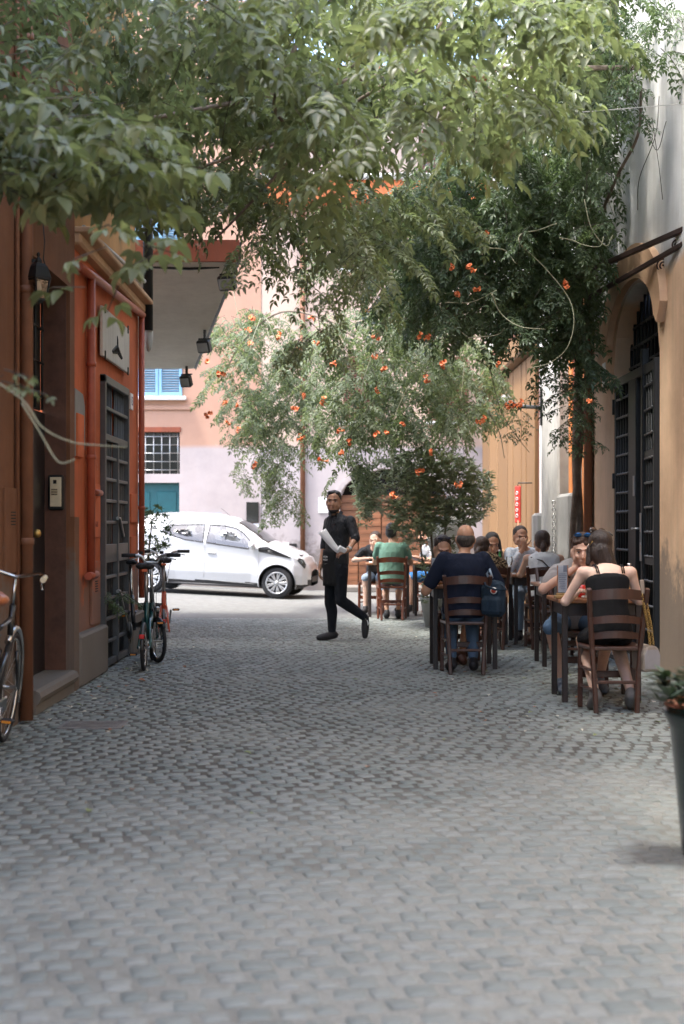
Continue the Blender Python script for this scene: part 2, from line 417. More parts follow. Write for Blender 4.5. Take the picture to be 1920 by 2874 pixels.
def build_ground():
    xs = [-90, -45, -20] + [x * .5 for x in range(-24, 25)] + [20, 45, 90]
    ys = [-60, -30] + [y * .5 for y in range(-20, 80)] + [60, 120]
    V = [(x, y, ground_h(x, y) - .0035) for y in ys for x in xs]; k = len(xs)
    F = [(j * k + i, j * k + i + 1, (j + 1) * k + i + 1, (j + 1) * k + i) for j in range(len(ys) - 1) for i in range(k - 1)]
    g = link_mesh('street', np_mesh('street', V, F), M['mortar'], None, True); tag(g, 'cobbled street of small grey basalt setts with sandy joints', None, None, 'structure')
    # setts
    P = .108; cs, sn = math.cos(R(4)), math.sin(R(4))
    C = []; ROFF = {}; ro = 0
    for j in range(-30, 190):
        ro += random.uniform(.25, .75); ROFF[j] = ro % 1.0
    for j in range(-30, 190):
        for i in range(-100, 70):
            u = (i + ROFF[j] + random.uniform(-.11, .11)) * P
            v = (j + random.uniform(-.12, .12)) * P
            v += .10 * math.sin(u * 1.1 + .4) + .05 * math.sin(v * .8 + u * .5)
            x = u * cs - v * sn; y = 3.0 + u * sn + v * cs
            if y < 2.6 or y > 20.4: continue
            if y < 15.9 and (x < -2.2 or x > 2.86): continue
            if y >= 15.9 and (x < -5.5 or x > 2.86): continue
            if abs(x) > .30 * y + .5: continue
            C.append((x, y))
    C.sort(key=lambda p: p[1])
    vis = [p for p in C if abs(p[0]) < .242 * p[1] and p[1] > 3.72]
    big = set(vis[:300])
    def sett(rng):
        w, d = .0435 * rng.uniform(.86, 1.1), .0445 * rng.uniform(.86, 1.1)
        base = [(-w, -d), (w, -d), (w, d), (-w, d)]
        pts = []
        for (a, b_) in base:   # cut corners
            pts.append((a, b_, rng.uniform(.82, .93), rng.uniform(.93, 1.05)))
        ring = []
        for q in range(4):
            a, b_, f, e = pts[q]
            if q % 2 == 0: ring += [(a * e, b_ * f), (a * f, b_ * e)] if q in (0, 2) else []
            else: ring += [(a * f, b_ * e), (a * e, b_ * f)]
        z = rng.uniform(-.002, .0025); tx, ty = rng.uniform(-.035, .035), rng.uniform(-.035, .035)
        V = []
        for (a, b_) in ring: V.append((a, b_, -.03))
        for (a, b_) in ring: V.append((a, b_, z - .0038 + a * tx + b_ * ty))
        for (a, b_) in ring: V.append((a * .9, b_ * .9, z + a * tx + b_ * ty))
        V.append((0, 0, z + .002))
        F = []
        for q in range(8):
            r_ = (q + 1) % 8
            F += [(q, r_, 8 + r_), (q, 8 + r_, 8 + q), (8 + q, 8 + r_, 16 + r_), (8 + q, 16 + r_, 16 + q), (16 + q, 16 + r_, 24)]
        return np.array(V), np.array(F)
    rng = random.Random(3); var = [sett(rng) for _ in range(24)]
    mes = [np_mesh('cobblestone', v, f) for v, f in var[:10]]
    for m_ in mes:
        m_.materials.append(M['cobble'])
    Vs, Fs, off = [], [], 0
    nb = 0
    for p in C:
        a = rng.uniform(-.16, .16) + R(4) + .11 * math.cos(p[0] * 1.1 + .4); s = rng.uniform(.84, 1.08)
        if p in big:
            o = bpy.data.objects.new('cobblestone', mes[rng.randrange(10)]); COL.objects.link(o); o.parent = g
            o.location = (p[0], p[1], ground_h(*p)); o.rotation_euler = (0, 0, a + rng.choice((0, math.pi))); o.scale = (s, s, 1)
        else:
            v, f = var[rng.randrange(24)]
            c_, s_ = math.cos(a) * s, math.sin(a) * s
            W = np.empty_like(v); W[:, 0] = v[:, 0] * c_ - v[:, 1] * s_ + p[0]; W[:, 1] = v[:, 0] * s_ + v[:, 1] * c_ + p[1]; W[:, 2] = v[:, 2] + ground_h(*p)
            Vs.append(W); Fs.append(f + off); off += len(v)
    o = link_mesh('cobblestones', np_mesh('cobblestones', np.vstack(Vs), np.vstack(Fs)), M['cobble'], g); tag(o, kind='stuff')
    return g
STREET = build_ground()

# ================================================================== walls with openings
def wall_with_holes(mb, O, U, N, u0, u1, z0, z1, holes, depth):
    """front face in plane through O along U (horizontal unit), outward normal N; holes (ua,ub,za,ztop(u) or z)"""
    O, U, N = Vector(O), Vector(U), Vector(N)
    us = {u0, u1}
    for h in holes:
        n = 16 if callable(h[3]) else 1
        for i in range(n + 1): us.add(h[0] + (h[1] - h[0]) * i / n)
    us = sorted(us)
    P = lambda u, z, d=0: O + U * u + Vector((0, 0, z)) - N * d
    for a, b in zip(us[:-1], us[1:]):
        m = (a + b) / 2; cuts = []
        for h in holes:
            if h[0] - 1e-6 <= m <= h[1] + 1e-6:
                f = h[3] if callable(h[3]) else (lambda u, k=h[3]: k)
                cuts.append((h[2], f))
        cuts.sort(key=lambda c: c[0]); la, lb = z0, z0
        for zb, f in cuts:
            if zb > max(la, lb) + 1e-6: mb.poly([P(a, la), P(b, lb), P(b, zb), P(a, zb)])
            mb.poly([P(a, f(a)), P(b, f(b)), P(b, f(b), depth), P(a, f(a), depth)])
            mb.poly([P(a, zb, depth), P(b, zb, depth), P(b, zb), P(a, zb)])
            la, lb = f(a), f(b)
        mb.poly([P(a, la), P(b, lb), P(b, z1), P(a, z1)])
    for h in holes:
        for u in (h[0], h[1]):
            t = h[3](u) if callable(h[3]) else h[3]
            if t > h[2] + 1e-6: mb.poly([P(u, h[2]), P(u, t), P(u, t, depth), P(u, h[2], depth)])
    mb.poly([P(u0, z1), P(u1, z1), P(u1, z1, depth), P(u0, z1, depth)])
    for u in (u0, u1): mb.poly([P(u, z0), P(u, z1), P(u, z1, depth), P(u, z0, depth)])
def text_mesh(txt, size, mat, parent, loc, rot, name='lettering', ext=.001, align='CENTER'):
    cu = bpy.data.curves.new(name, 'FONT'); cu.body = txt; cu.size = size; cu.extrude = ext; cu.align_x = align; cu.align_y = 'CENTER'
    cu.resolution_u = 2
    o = bpy.data.objects.new('tmp_text', cu); COL.objects.link(o)
    me = bpy.data.meshes.new_from_object(o); bpy.data.objects.remove(o); me.materials.clear()
    t = link_mesh(name, me, mat, parent); t.location = loc; t.rotation_euler = rot
    return t
def box_part(name, mat, parent, c, d, bev=.004, rot=None):
    return MB().box(c, d, rot, bev).build(name, mat, parent)

M['near_ochre'] = plaster('near_ochre_plaster', (.18, .082, .042), streak=.35, blotch=.3, dirt=(.2, .12, .08))
M['red_plaster'] = plaster('red_plaster', (.56, .145, .058), streak=.3, blotch=.3, dirt=(.25, .09, .05))
M['upper_ochre'] = plaster('upper_ochre_plaster', (.50, .27, .10), streak=.3)
M['red_pipe'] = simple('red_pipe_paint', (.36, .085, .04), .5, .1, bmp=.2)
M['brown_pipe'] = simple('brown_pipe_paint', (.20, .085, .042), .6, .1, bmp=.3)
M['right_plaster'] = plaster('right_plaster', (.62, .42, .27), (.66, .655, .635), 3.75, .35, streak=.3, blotch=.22, dirt=(.30, .27, .19))
M['ochre_trim'] = plaster('ochre_trim', (.56, .36, .22), streak=.2, blotch=.2)
M['reveal'] = plaster('reveal_plaster', (.52, .24, .10), streak=.15)
M['pink_wall'] = plaster('pink_wall', (.45, .385, .365), (.45, .265, .185), 2.90, .05, streak=.12, blotch=.15, dirt=(.45, .33, .27))
M['peach_wall'] = plaster('peach_wall', (.46, .41, .40), (.54, .405, .32), 2.90, .05, streak=.1, blotch=.12, dirt=(.5, .38, .3))
M['soffit'] = plaster('soffit_white', (.70, .68, .62), streak=.15, blotch=.12)
M['fascia'] = plaster('fascia_red', (.30, .09, .05), streak=.35, dirt=(.12, .08, .06))
M['blue_paint'] = simple('blue_shutter_paint', (.16, .31, .44), .6, var=.1)
M['brown_paint'] = simple('brown_shutter_paint', (.13, .05, .03), .6)
M['teal_paint'] = simple('teal_door_paint', (.012, .095, .105), .45)
M['gold'] = simple('brass', (.55, .36, .12), .35, .9)
M['gate_wood'] = wood('garage_board', (.25, .105, .048), .6, 0, .35, rnd=.3)
M['cream_paint'] = simple('cream_paint', (.62, .55, .38), .5)
M['window_dark'] = simple('window_dark_glass', (.03, .032, .028), .12)
M['ochre_board'] = wood('ochre_board', (.21, .118, .05), .6, 2, .2, rnd=.12)
M['orange_paint'] = simple('orange_paint', (.55, .2, .06), .6)
M['banner'] = fabric('red_banner', (.5, .05, .04))
M['enclosure'] = simple('grey_plastic', (.42, .42, .40), .6)

XL = -2.18; XR2 = -2.21
# ------------------------------------------------------------------ near left house
def near_house():
    t = thing('ochre_house', 'dark ochre plastered house with arched lantern beside its recessed black doorway', 'building', (XL, 10, 0))
    t['label'] = 'dark ochre plastered house with recessed black doorway and stone step'
    def P(x, y, z): return (x - XL, y - 10, z)
    mb = MB(); wall_with_holes(mb, (0, -10, 0), (0, 1, 0), (1, 0, 0), -8, 11.62, 0, 8.6, [(9.98, 11.42, 0, 3.24)], .22)
    MB().box(P(XL - .125, 11.414, 1.7), (.19, .008, 3.06)).build('jamb_shade_panel', simple('brown_jamb_shade', (.10, .045, .028), .7, var=.3, bmp=.3), t)  # added dark sheet on the far reveal; its brown stands in for shade and dirt
    mb.box(P(XL - .30, 1.0, 4.3), (.02, 17.6, 8.6))
    mb.box(P(XL - .30, 11.0, 5.95), (.02, 1.2, 5.3))
    mb.build('wall', M['near_ochre'], t)
    d = box_part('door', simple('black_door', (.012, .011, .012), .4), t, P(XL - .225, 10.7, 1.2), (.05, 1.43, 2.06))
    MB().ball(P(XL - .185, 11.05, 1.27), .035).build('door_knob', M['gold'], d)
    g = box_part('fanlight', M['dark_in'], t, P(XL - .245, 10.7, 2.75), (.02, 1.43, 1.0))
    mb = MB()
    for k in range(6): mb.tube([P(XL - .21, 10.05 + k * .26, 2.25), P(XL - .21, 10.05 + k * .26, 3.2)], .012, 6)
    for k in range(4): mb.tube([P(XL - .21, 10.0, 2.35 + k * .27), P(XL - .21, 11.4, 2.35 + k * .27)], .010, 6)
    mb.build('grille', M['black_iron'], g)
    # step with rounded nose
    prof = [(-.30, .0), (.035, .0), (.035, .07), (.06, .09), (.075, .125), (.06, .16), (.03, .175), (-.30, .175)]
    mb = MB(); mb.prism([(a, -.02, z) for a, z in prof], (0, 1.44, 0)); mb.build('doorstep', M['stone_grey'], t)
    # pilaster strip that thickens downwards
    mb = MB(); mb.prism([P(XL - .06, 11.425, 0), P(XL + .035, 11.425, 0), P(XL + .035, 11.63, 0), P(XL - .06, 11.63, 0)], (0, 0, 1.4))
    mb.build('pilaster_base', M['near_ochre'], t)
    mb = MB(); mb.tube([P(XL + .05, 9.62, 0.02), P(XL + .05, 9.62, 8.5)], .045, 10)
    for z in (1.2, 2.9, 4.6): mb.tube([P(XL + .05, 9.62, z), P(XL + .05, 9.62, z + .05)], .052, 10)
    mb.build('downpipe', M['brown_pipe'], t)
    mb = MB(); mb.tube([P(XL + .02, 9.48, .3), P(XL + .02, 9.48, 8.5)], .018, 6); mb.build('conduit', M['brown_pipe'], t)
    c = box_part('meter_cover', M['near_ochre'], t, P(XL + .008, 9.37, 1.3), (.02, .42, .56))
    mb = MB()
    for k in range(5): mb.box(P(XL + .019, 9.37, 1.42 - k * .02), (.004, .12, .008))
    mb.build('vent_slot', M['dark_in'], c)
    ic = box_part('intercom', M['black_iron'], t, P(-2.285, 11.40, 1.595), (.125, .05, .28), .012)
    MB().box(P(-2.285, 11.372, 1.6), (.09, .01, .235), None, .003).build('face_plate', M['cream_paint'], ic)
    MB().box(P(-2.29, 11.365, 1.68), (.025, .006, .03)).build('camera_eye', M['dark_in'], ic)
    for k in range(4): MB().box(P(-2.295, 11.365, 1.62 - k * .014), (.05, .004, .006)).build('button', M['dark_in'], ic)
    box_part('letter_box', M['enclosure'], t, P(-2.31, 10.06, 1.66), (.17, .10, .32), .01)
    return t
near_house()
def lantern():
    t = thing('wall_lantern', 'black four-sided wall lantern hung on a bracket over the dark doorway', 'lantern', (-2.045, 9.6, 3.0)); t.scale = (.84,) * 3
    mb = MB(); mb.lathe([(.0, .21), (.012, .2), (.016, .185), (.008, .17), (.02, .155), (.03, .14), (.03, .12), (.05, .115), (.075, .09), (.088, .055), (.1, .02), (.105, .0)], n=4, smooth=False)
    mb.build('cap', M['black_iron'], t)
    mb = MB()
    for k in range(4):
        a = math.pi / 2 * k; c, s = math.cos(a), math.sin(a)
        mb.bar((.095 * c, .095 * s, 0), (.06 * c, .06 * s, -.17), .012)
    mb.lathe([(.09, .0), (.1, -.005), (.1, -.015), (.09, -.02)], n=4, smooth=False)
    mb.lathe([(.0, -.21), (.03, -.2), (.045, -.185), (.066, -.18), (.066, -.165), (.0, -.165)], n=4, smooth=False)
    mb.build('frame', M['black_iron'], t)
    mb = MB(); mb.lathe([(.088, -.01), (.056, -.168)], n=4, smooth=False); mb.build('glass', glassy('lantern_glass', (.75, .75, .7), .5), t)
    mb = MB(); mb.lathe([(.0, -.02), (.02, -.03), (.026, -.08), (.018, -.13), (.0, -.135)], n=10); mb.build('bulb', M['white_paint'], t)
    mb = MB(); mb.prism([(-.15, 0, .18), (-.15, 0, .07), (-.10, 0, .09), (-.03, 0, .135), (-.03, 0, .155), (-.1, 0, .15)], (0, .014, 0))
    mb.build('bracket', M['black_iron'], t)
    mb = MB(); mb.tube([(.03, .02, 0), (.06, .05, .06), (.03, .05, .16), (.04, .05, .3), (.02, .06, .5)], .005, 5); mb.build('cable', M['black_iron'], t)
lantern()

# ------------------------------------------------------------------ red house
def red_house():
    t = thing('red_house', 'terracotta red house with tall iron gate and weathered signboard', 'building', (XR2, 13.5, 0))
    X0 = XR2
    def P(x, y, z): return (x - X0, y - 13.5, z)
    G0, G1, GT = 13.02, 14.50, 2.71
    mb = MB(); wall_with_holes(mb, (0, -13.5, 0), (0, 1, 0), (1, 0, 0), 11.64, 15.45, 0, 3.62, [(G0, G1, 0.02, GT)], .3)
    mb.box(P(X0 - 2.0, 15.40, 1.8), (3.9, .1, 3.6)); mb.box(P(X0 - .45, 13.6, 1.5), (.05, 3.6, 3.0))
    mb.build('wall', M['red_plaster'], t)
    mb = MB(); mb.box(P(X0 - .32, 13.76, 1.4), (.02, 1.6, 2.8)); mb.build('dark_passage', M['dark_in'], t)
    mb = MB(); mb.box(P(X0 - .23, 13.55, 6.1), (.4, 3.8, 4.8)); mb.box(P(X0 - 2.2, 13.55, 8.5), (4.4, 3.8, .2)); mb.build('upper_wall', M['upper_ochre'], t)
    mb = MB(); mb.box(P(X0 + .0, 13.55, 3.68), (.16, 3.82, .10), None, .02); mb.box(P(X0 + .06, 13.55, 3.75), (.2, 3.84, .05), None, .01); mb.build('cornice', M['ochre_trim'], t)
    # plinth stones
    for a, b, h in ((11.66, 13.0, .43), (14.53, 15.40, .42)):
        mb = MB(); mb.box(P(X0 + .03, (a + b) / 2, h / 2), (.1, b - a, h), None, .02); mb.build('plinth', M['stone_grey'], t)
    # pipes
    def pipe(pts, r, m='red_pipe', joints=()):
        mb = MB(); mb.tube([P(*p) for p in pts], r, 10)
        for j in joints: mb.tube([P(*j), (P(*j)[0], P(*j)[1], P(*j)[2] + .04)], r * 1.2, 10)
        mb.build('pipe', M[m], t)
    pipe([(X0 + .05, 12.27, .88), (X0 + .05, 12.27, 3.5)], .036, joints=[(X0 + .05, 12.27, 1.9), (X0 + .05, 12.27, 2.7)])
    pipe([(X0 + .035, 12.40, 1.25), (X0 + .035, 12.40, 3.5)], .024, joints=[(X0 + .035, 12.4, 2.0)])
    pipe([(X0 + .055, 12.1, .9), (X0 + .055, 12.5, .9)], .035); pipe([(X0 + .05, 12.38, 1.62), (X0 + .05, 12.75, 1.62)], .028)
    pipe([(X0 + .06, 11.66, 3.45), (X0 + .06, 12.27, 3.48), (X0 + .06, 15.38, 3.60)], .036)
    pipe([(X0 + .05, 15.36, .55), (X0 + .05, 15.36, 3.62)], .032, joints=[(X0 + .05, 15.36, 1.5)])
    pipe([(X0 + .1, 15.50, 3.45), (X0 + .1, 15.50, 5.6)], .055, 'black_iron')
    pipe([(X0 + .09, 11.7, 3.78), (X0 + .09, 15.3, 3.95)], .02, 'enclosure')
    # covers
    for yc, zc, w, h in ((12.68, 1.46, .42, .48), (12.68, .735, .42, .56), (15.0, 1.51, .44, .30), (15.0, .885, .48, .66)):
        c = box_part('meter_cover', M['red_plaster'], t, P(X0 + .012, yc, zc), (.028, w, h), .006)
        if zc < .8:
            mb = MB(); [mb.box(P(X0 + .028, yc, zc + .1 - k * .022), (.004, .12, .009)) for k in range(5)]; mb.build('vent_slot', M['dark_in'], c)
        if abs(zc - 1.46) < .01: text_mesh('GAS', .07, simple('dark_red_relief', (.25, .06, .03), .8), c, P(X0 + .028, yc, zc - .12), (R(90), 0, R(90)))
    mb = MB(); mb.prism([P(X0 + .0, 11.70, 1.9), P(X0, 12.14, 1.98), P(X0, 12.14, 2.36), P(X0, 12.05, 2.44), P(X0, 11.70, 2.46)], (.02, 0, 0)); mb.build('cement_patch', M['stone_grey'], t)
    box_part('niche_door', M['red_plaster'], t, P(X0 + .02, 11.88, 2.08), (.03, .3, .36))
    n = box_part('house_number_tile', M['white_paint'], t, P(X0 + .008, 14.90, 2.625), (.016, .17, .17))
    text_mesh('13', .13, simple('number_blue', (.05, .07, .16), .6), n, P(X0 + .018, 14.90, 2.625), (R(90), 0, R(90)))
    mb = MB(); mb.ball(P(X0 + .1, 15.56, 3.42), (.05, .09, .2), 12, 8); mb.build('junction_box', M['enclosure'], t)
    # the gate
    g = MB()
    for y in (G0 + .03, G1 - .03): g.box(P(X0 + .02, y, GT / 2), (.06, .06, GT), None, .006)
    g.box(P(X0 + .02, (G0 + G1) / 2, GT - .03), (.06, G1 - G0, .07), None, .006)
    ym = (G0 + G1) / 2
    gate = g.build('gate', M['grey_iron'], t)
    zz = [2.42, 2.15, 1.96, 1.76, 1.56, 1.36, .85, .65, .46, .25, .05]
    for z in zz:
        hgt = .06 if z in (2.15, .05) else .03
        MB().box(P(X0 + .02, ym, z), (.04, G1 - G0 - .1, hgt), None, .004).build('rail', M['grey_iron'], gate)
    MB().box(P(X0 + .02, ym, 1.07), (.045, G1 - G0 - .1, .17), None, .004).build('lock_panel', M['grey_iron'], gate)
    MB().box(P(X0 + .025, ym, 1.07), (.06, .05, 2.1), None, .004).build('meeting_stile', M['grey_iron'], gate)
    for k in range(13):
        y = G0 + .12 + k * (G1 - G0 - .24) / 12
        if abs(y - ym) < .04: continue
        MB().tube([P(X0 - .005, y, .06), P(X0 - .005, y, GT - .05)], .011, 6).build('bar', M['grey_iron'], gate)
    for z in (1.40, .70):
        MB().tube([P(X0 + .06, ym - .1, z), P(X0 + .06, ym, z), P(X0 + .09, ym + .05, z - .18)], .018, 6).build('handle', M['steel'], gate)
    return t
red_house()
def signboard():
    t = thing('signboard', 'weathered white signboard with a small dark ornament, fixed above the iron gate', 'sign', (XR2, 13.65, 3.09))
    MB().box((.04, 0, 0), (.03, 1.60, .45), None, .005).build('board', plaster('weathered_board', (.56, .54, .48), streak=.4, blotch=.2, dirt=(.3, .26, .2)), t)
    for y in (-.7, .68):
        for z in (-.21, .21): MB().box((.06, y, z), (.012, .03, .08), None, .003).build('clip', M['black_iron'], t)
    mb = MB(); rr = random.Random(5)
    for k in range(-4, 5):   # scrolled ornament
        a = k * .062; h = .13 - .022 * abs(k); sg = -1 if k < 0 else 1
        pts = [(.058, a + sg * .035 * math.cos(q * .7) * (1 - q / 12), -.15 + h * .5 + h * .5 * math.sin(q * .7) * (1 - q / 12)) for q in range(12)]
        mb.tube(pts, [.011 - .0007 * q for q in range(12)], 5)
    mb.tube([(.058, 0, -.1), (.058, .01, .02), (.058, 0, .06)], [.016, .01, .002], 5)
    mb.build('ornament', M['black_iron'], t)
signboard()

# ------------------------------------------------------------------ overhanging slab
def overhang():
    t = thing('overhanging_roof', 'thin projecting roof slab with white underside and dark red edge', 'roof', (-2.5, 20, 4.316))
    t['label'] = 'projecting roof slab with pale underside and dark red edge above the alley'
    Z = 4.316
    zs = lambda y: -(y - 16.0) * (4.316 - 3.634) / 5.0          # the underside falls towards the back
    pts = [(-1.168, 16.0), (-2.18, 21.0), (-7, 21.0), (-7, 16.0)]
    V = [(x + 2.5, y - 20, zs(y)) for x, y in pts]; V += [(x, y, z + .16) for x, y, z in V]
    MB().add(V, [(3, 2, 1, 0), (4, 5, 6, 7), (0, 1, 5, 4), (1, 2, 6, 5), (2, 3, 7, 6), (3, 0, 4, 7)]).build('slab', M['soffit'], t)
    mb = MB(); mb.bar((-7 + 2.5, 15.98 - 20, .09), (-1.15 + 2.5, 15.98 - 20, .09), .24, .06, up=(0, 1, 0)); mb.build('front_edge', M['fascia'], t)
    mb = MB(); mb.bar((-1.15 + 2.5, 16.0 - 20, .10), (-2.165 + 2.5, 21 - 20, .10 + zs(21)), .04, .20); mb.build('side_edge', M['black_iron'], t)
    mb = MB(); mb.tube([(.2, -3.75, -.03), (.75, -3.7, -.05), (1.1, -3.72, -.03)], .02, 6); mb.build('cable', M['black_iron'], t)
    mb = MB(); mb.tube([(.1, -3.9, -.01), (.6, -3.9, .0), (1.28, -3.95, -.02)], .006, 5); mb.build('wire', M['black_iron'], t)
    b = thing('alley_wall', 'plain ochre wall that carries the projecting roof slab', 'wall', (-5, 18.5, 0))
    MB().box((0, 0, 1.9), (.4, 5, 3.8)).build('wall', M['near_ochre'], b)
    for i, (px, py, Y, s) in enumerate(((640, 745, 16.15, 1.0), (575, 930, 18.9, .9), (524, 1042, 20.85, .85))):
        p = at(px, py, Y); p.z = Z + zs(Y)
        f = thing('floodlight', ('black floodlight at the front corner', 'black floodlight halfway along the edge', 'black floodlight at the far corner')[i] + ' of the projecting roof slab', 'floodlight', p, R(-20), 'floodlights under the projecting roof')
        MB().box((0, 0, -.06), (.03, .03, .12)).box((0, 0, -.12), (.2 * s, .03, .02)).build('bracket', M['black_iron'], f)
        MB().box((0, -.02, -.22), (.2 * s, .1, .17), (R(25), 0, 0), .015, ).build('housing', M['black_iron'], f)
        MB().box((0, -.075, -.245), (.16 * s, .01, .12), (R(25), 0, 0)).build('lens', simple('flood_lens', (.25, .25, .24), .15), f)
overhang()

# ------------------------------------------------------------------ far houses
YF = 29.0
def window_unit(t, x0, x1, z0, z1, paint, P, sill=True):
    for k, (a, b) in enumerate(((x0, (x0 + x1) / 2 - .005), ((x0 + x1) / 2 + .005, x1))):
        mb = MB()
        for x in (a + .03, b - .03): mb.box(P((x), YF - .03, (z0 + z1) / 2), (.06, .05, z1 - z0), None, .005)
        for z in (z0 + .04, (z0 + z1) / 2, z1 - .04): mb.box(P((a + b) / 2, YF - .03, z), (b - a - .1, .045, .08), None, .005)
        s = mb.build('shutter', paint, t)
        lo = MB(); n = int((z1 - z0) / .05)
        for q in range(n): lo.box(P((a + b) / 2, YF - .03, z0 + .06 + q * .05), (b - a - .1, .045, .008), (R(-40), 0, 0))
        lo.build('louvres', paint, s)
    if sill: MB().box(P((x0 + x1) / 2, YF - .08, z0 - .05), (x1 - x0 + .18, .2, .07), None, .01).build('sill', M['white_paint'], t)
def far_houses():
    t = thing('pink_house', 'pale pink house with blue shutters and teal door behind the white car', 'building', (-4, YF, 0))
    def P(x, y, z): return (x + 4, y - YF, z)
    mb = MB(); wall_with_holes(mb, (4, 0, 0), (1, 0, 0), (0, -1, 0), -12, -1.646, 0, 12, [(-4.40, -3.31, 0, 2.19), (-4.40, -3.30, 2.37, 3.22)], .18)
    mb.build('wall', M['pink_wall'], t)
    mb = MB(); mb.box(P(-3.85, YF + .16, 1.1), (1.12, .05, 2.2)); d = mb.build('door', M['teal_paint'], t)
    for x in (-4.12, -3.58):
        for z in (.5, 1.2, 1.8): MB().box(P(x, YF + .13, z), (.4, .03, .42), None, .012).build('panel', M['teal_paint'], d)
    w_ = MB().box(P(-3.85, YF + .17, 2.8), (1.12, .03, .9)).build('window', M['window_dark'], t)
    for k in range(7): MB().tube([P(-4.33 + k * .165, YF + .02, 2.37), P(-4.33 + k * .165, YF + .02, 3.22)], .010, 6).build('bar', M['steel'], w_)
    for k in range(5): MB().tube([P(-4.40, YF + .02, 2.45 + k * .17), P(-3.30, YF + .02, 2.45 + k * .17)], .010, 6).build('bar', M['steel'], w_)
    box_part('lintel', M['fascia'], t, P(-3.85, YF - .005, 3.27), (1.14, .05, .1))
    window_unit(t, -4.20, -3.25, 3.95, 5.3, M['blue_paint'], P); window_unit(t, -4.20, -3.25, 7.05, 8.4, M['blue_paint'], P)
    window_unit(t, -7.0, -6.05, 3.95, 5.3, M['blue_paint'], P)
    MB().box(P(-6.5, YF - .02, 3.71), (6.9, .06, .09), None, .015).build('string_course', M['pink_wall'], t)
    # notices
    box_part('dark_panel', M['window_dark'], t, P(-1.82, YF - .02, 1.59), (.25, .04, .41))
    box_part('notice', M['white_paper'], t, P(-1.80, YF - .015, 1.24), (.22, .02, .24))
    b = box_part('notice_board', M['blue_paint'], t, P(-2.66, YF - .015, 1.44), (.42, .03, .26)); box_part('paper', M['white_paper'], b, P(-2.66, YF - .035, 1.44), (.22, .01, .22))
    # pale neighbour with garage
    t = thing('peach_house', 'peach house with brown shutters and arched garage opening', 'building', (1, YF, 0))
    def P(x, y, z): return (x - 1, y - YF, z)
    arch = lambda u: 1.85 + .62 * math.sqrt(max(0, 1 - ((u - 1.06) / 1.10) ** 2))
    mb = MB(); wall_with_holes(mb, (-1, .012, 0), (1, 0, 0), (0, -1, 0), -1.64, 6, 0, 8.25, [(-.04, 2.16, 0, arch)], .25)
    mb.build('wall', M['peach_wall'], t)
    mb = MB(); mb.box(P(1.06, YF + .3, 1.3), (2.4, .02, 2.6)); mb.build('dark_passage', M['dark_in'], t)
    pts = [P(1.06 - 1.16 * math.cos(a), YF - .01, 1.85 + .68 * math.sin(a)) for a in [math.pi * k / 20 for k in range(21)]]
    mb = MB()
    for a, b in zip(pts[:-1], pts[1:]): mb.bar(a, b, .1, .06, up=(0, 1, 0))
    mb.build('arch_moulding', M['peach_wall'], t)
    for k, (x0, x1) in enumerate(((-.03, .33), (.34, .80), (.81, 1.24), (1.25, 1.70), (1.71, 2.15))):
        g = MB().box(P((x0 + x1) / 2, YF + .12, .98), (x1 - x0, .03, 1.92)).build('door_leaf', M['gate_wood'], t)
        base = None
        for q in range(12):
            if base is None:
                base = MB().box((0, 0, 0), (x1 - x0 - .012, .03, .152), None, .006).mesh('plank'); base.materials.append(M['gate_wood'])
            o = bpy.data.objects.new('plank', base); COL.objects.link(o); o.parent = g
            o.location = P((x0 + x1) / 2, YF + .085 + random.uniform(-.004, .004), .10 + q * .16)
    window_unit(t, .02, .85, 3.45, 4.75, M['brown_paint'], P); window_unit(t, .02, .85, 6.55, 7.75, M['brown_paint'], P)
    window_unit(t, 1.75, 2.55, 3.45, 4.75, M['brown_paint'], P)
    MB().tube([P(-.8, YF - .05, .3), P(-.8, YF - .05, 8.2)], .05, 10).build('downpipe', M['brown_pipe'], t)
    MB().box(P(2.2, YF - .2, 8.05), (7.6, .5, .45), None, .02).build('eave', simple('eave_orange', (.52, .15, .05), .8), t)
    MB().tube([P(-1.6, YF - .5, 8.3), P(6, YF - .5, 8.3)], .07, 8).build('gutter', M['enclosure'], t)
    for x, z, sx, sz in ((-1.33, .85, .2, .2), (-1.0, .85, .16, .2)):
        box_part('vent', M['dark_in'], t, P(x, YF - .0, z), (sx, .02, sz))
    box_part('notice', M['white_paper'], t, P(-1.17, YF - .01, .86), (.18, .02, .22))
    box_part('notice', M['white_paper'], t, P(-.38, YF - .01, 1.73), (.2, .02, .32))
    MB().box((2, -.35, .05), (6.4, .7, .12), None, .02).build('kerb', M['stone_pale'], t)
    # a taller house beyond
    t = thing('tall_house', 'tall pale orange house rising beyond the rooftops', 'building', (2, 44, 0))
    mb = MB(); mb.box((0, 0, 7.2), (16, 4, 14.4)); mb.build('wall', M['peach_wall'], t)
    for x in (-4, -1.6, .8, 3.2):
        for z in (9.2, 12.2): MB().box((x, -2.02, z), (.9, .06, 1.5), None, .01).build('shutter', M['brown_paint'], t)
    MB().box((0, -.2, 14.5), (16.6, 5, .3), None, .03).build('roof', M['fascia'], t)
far_houses()

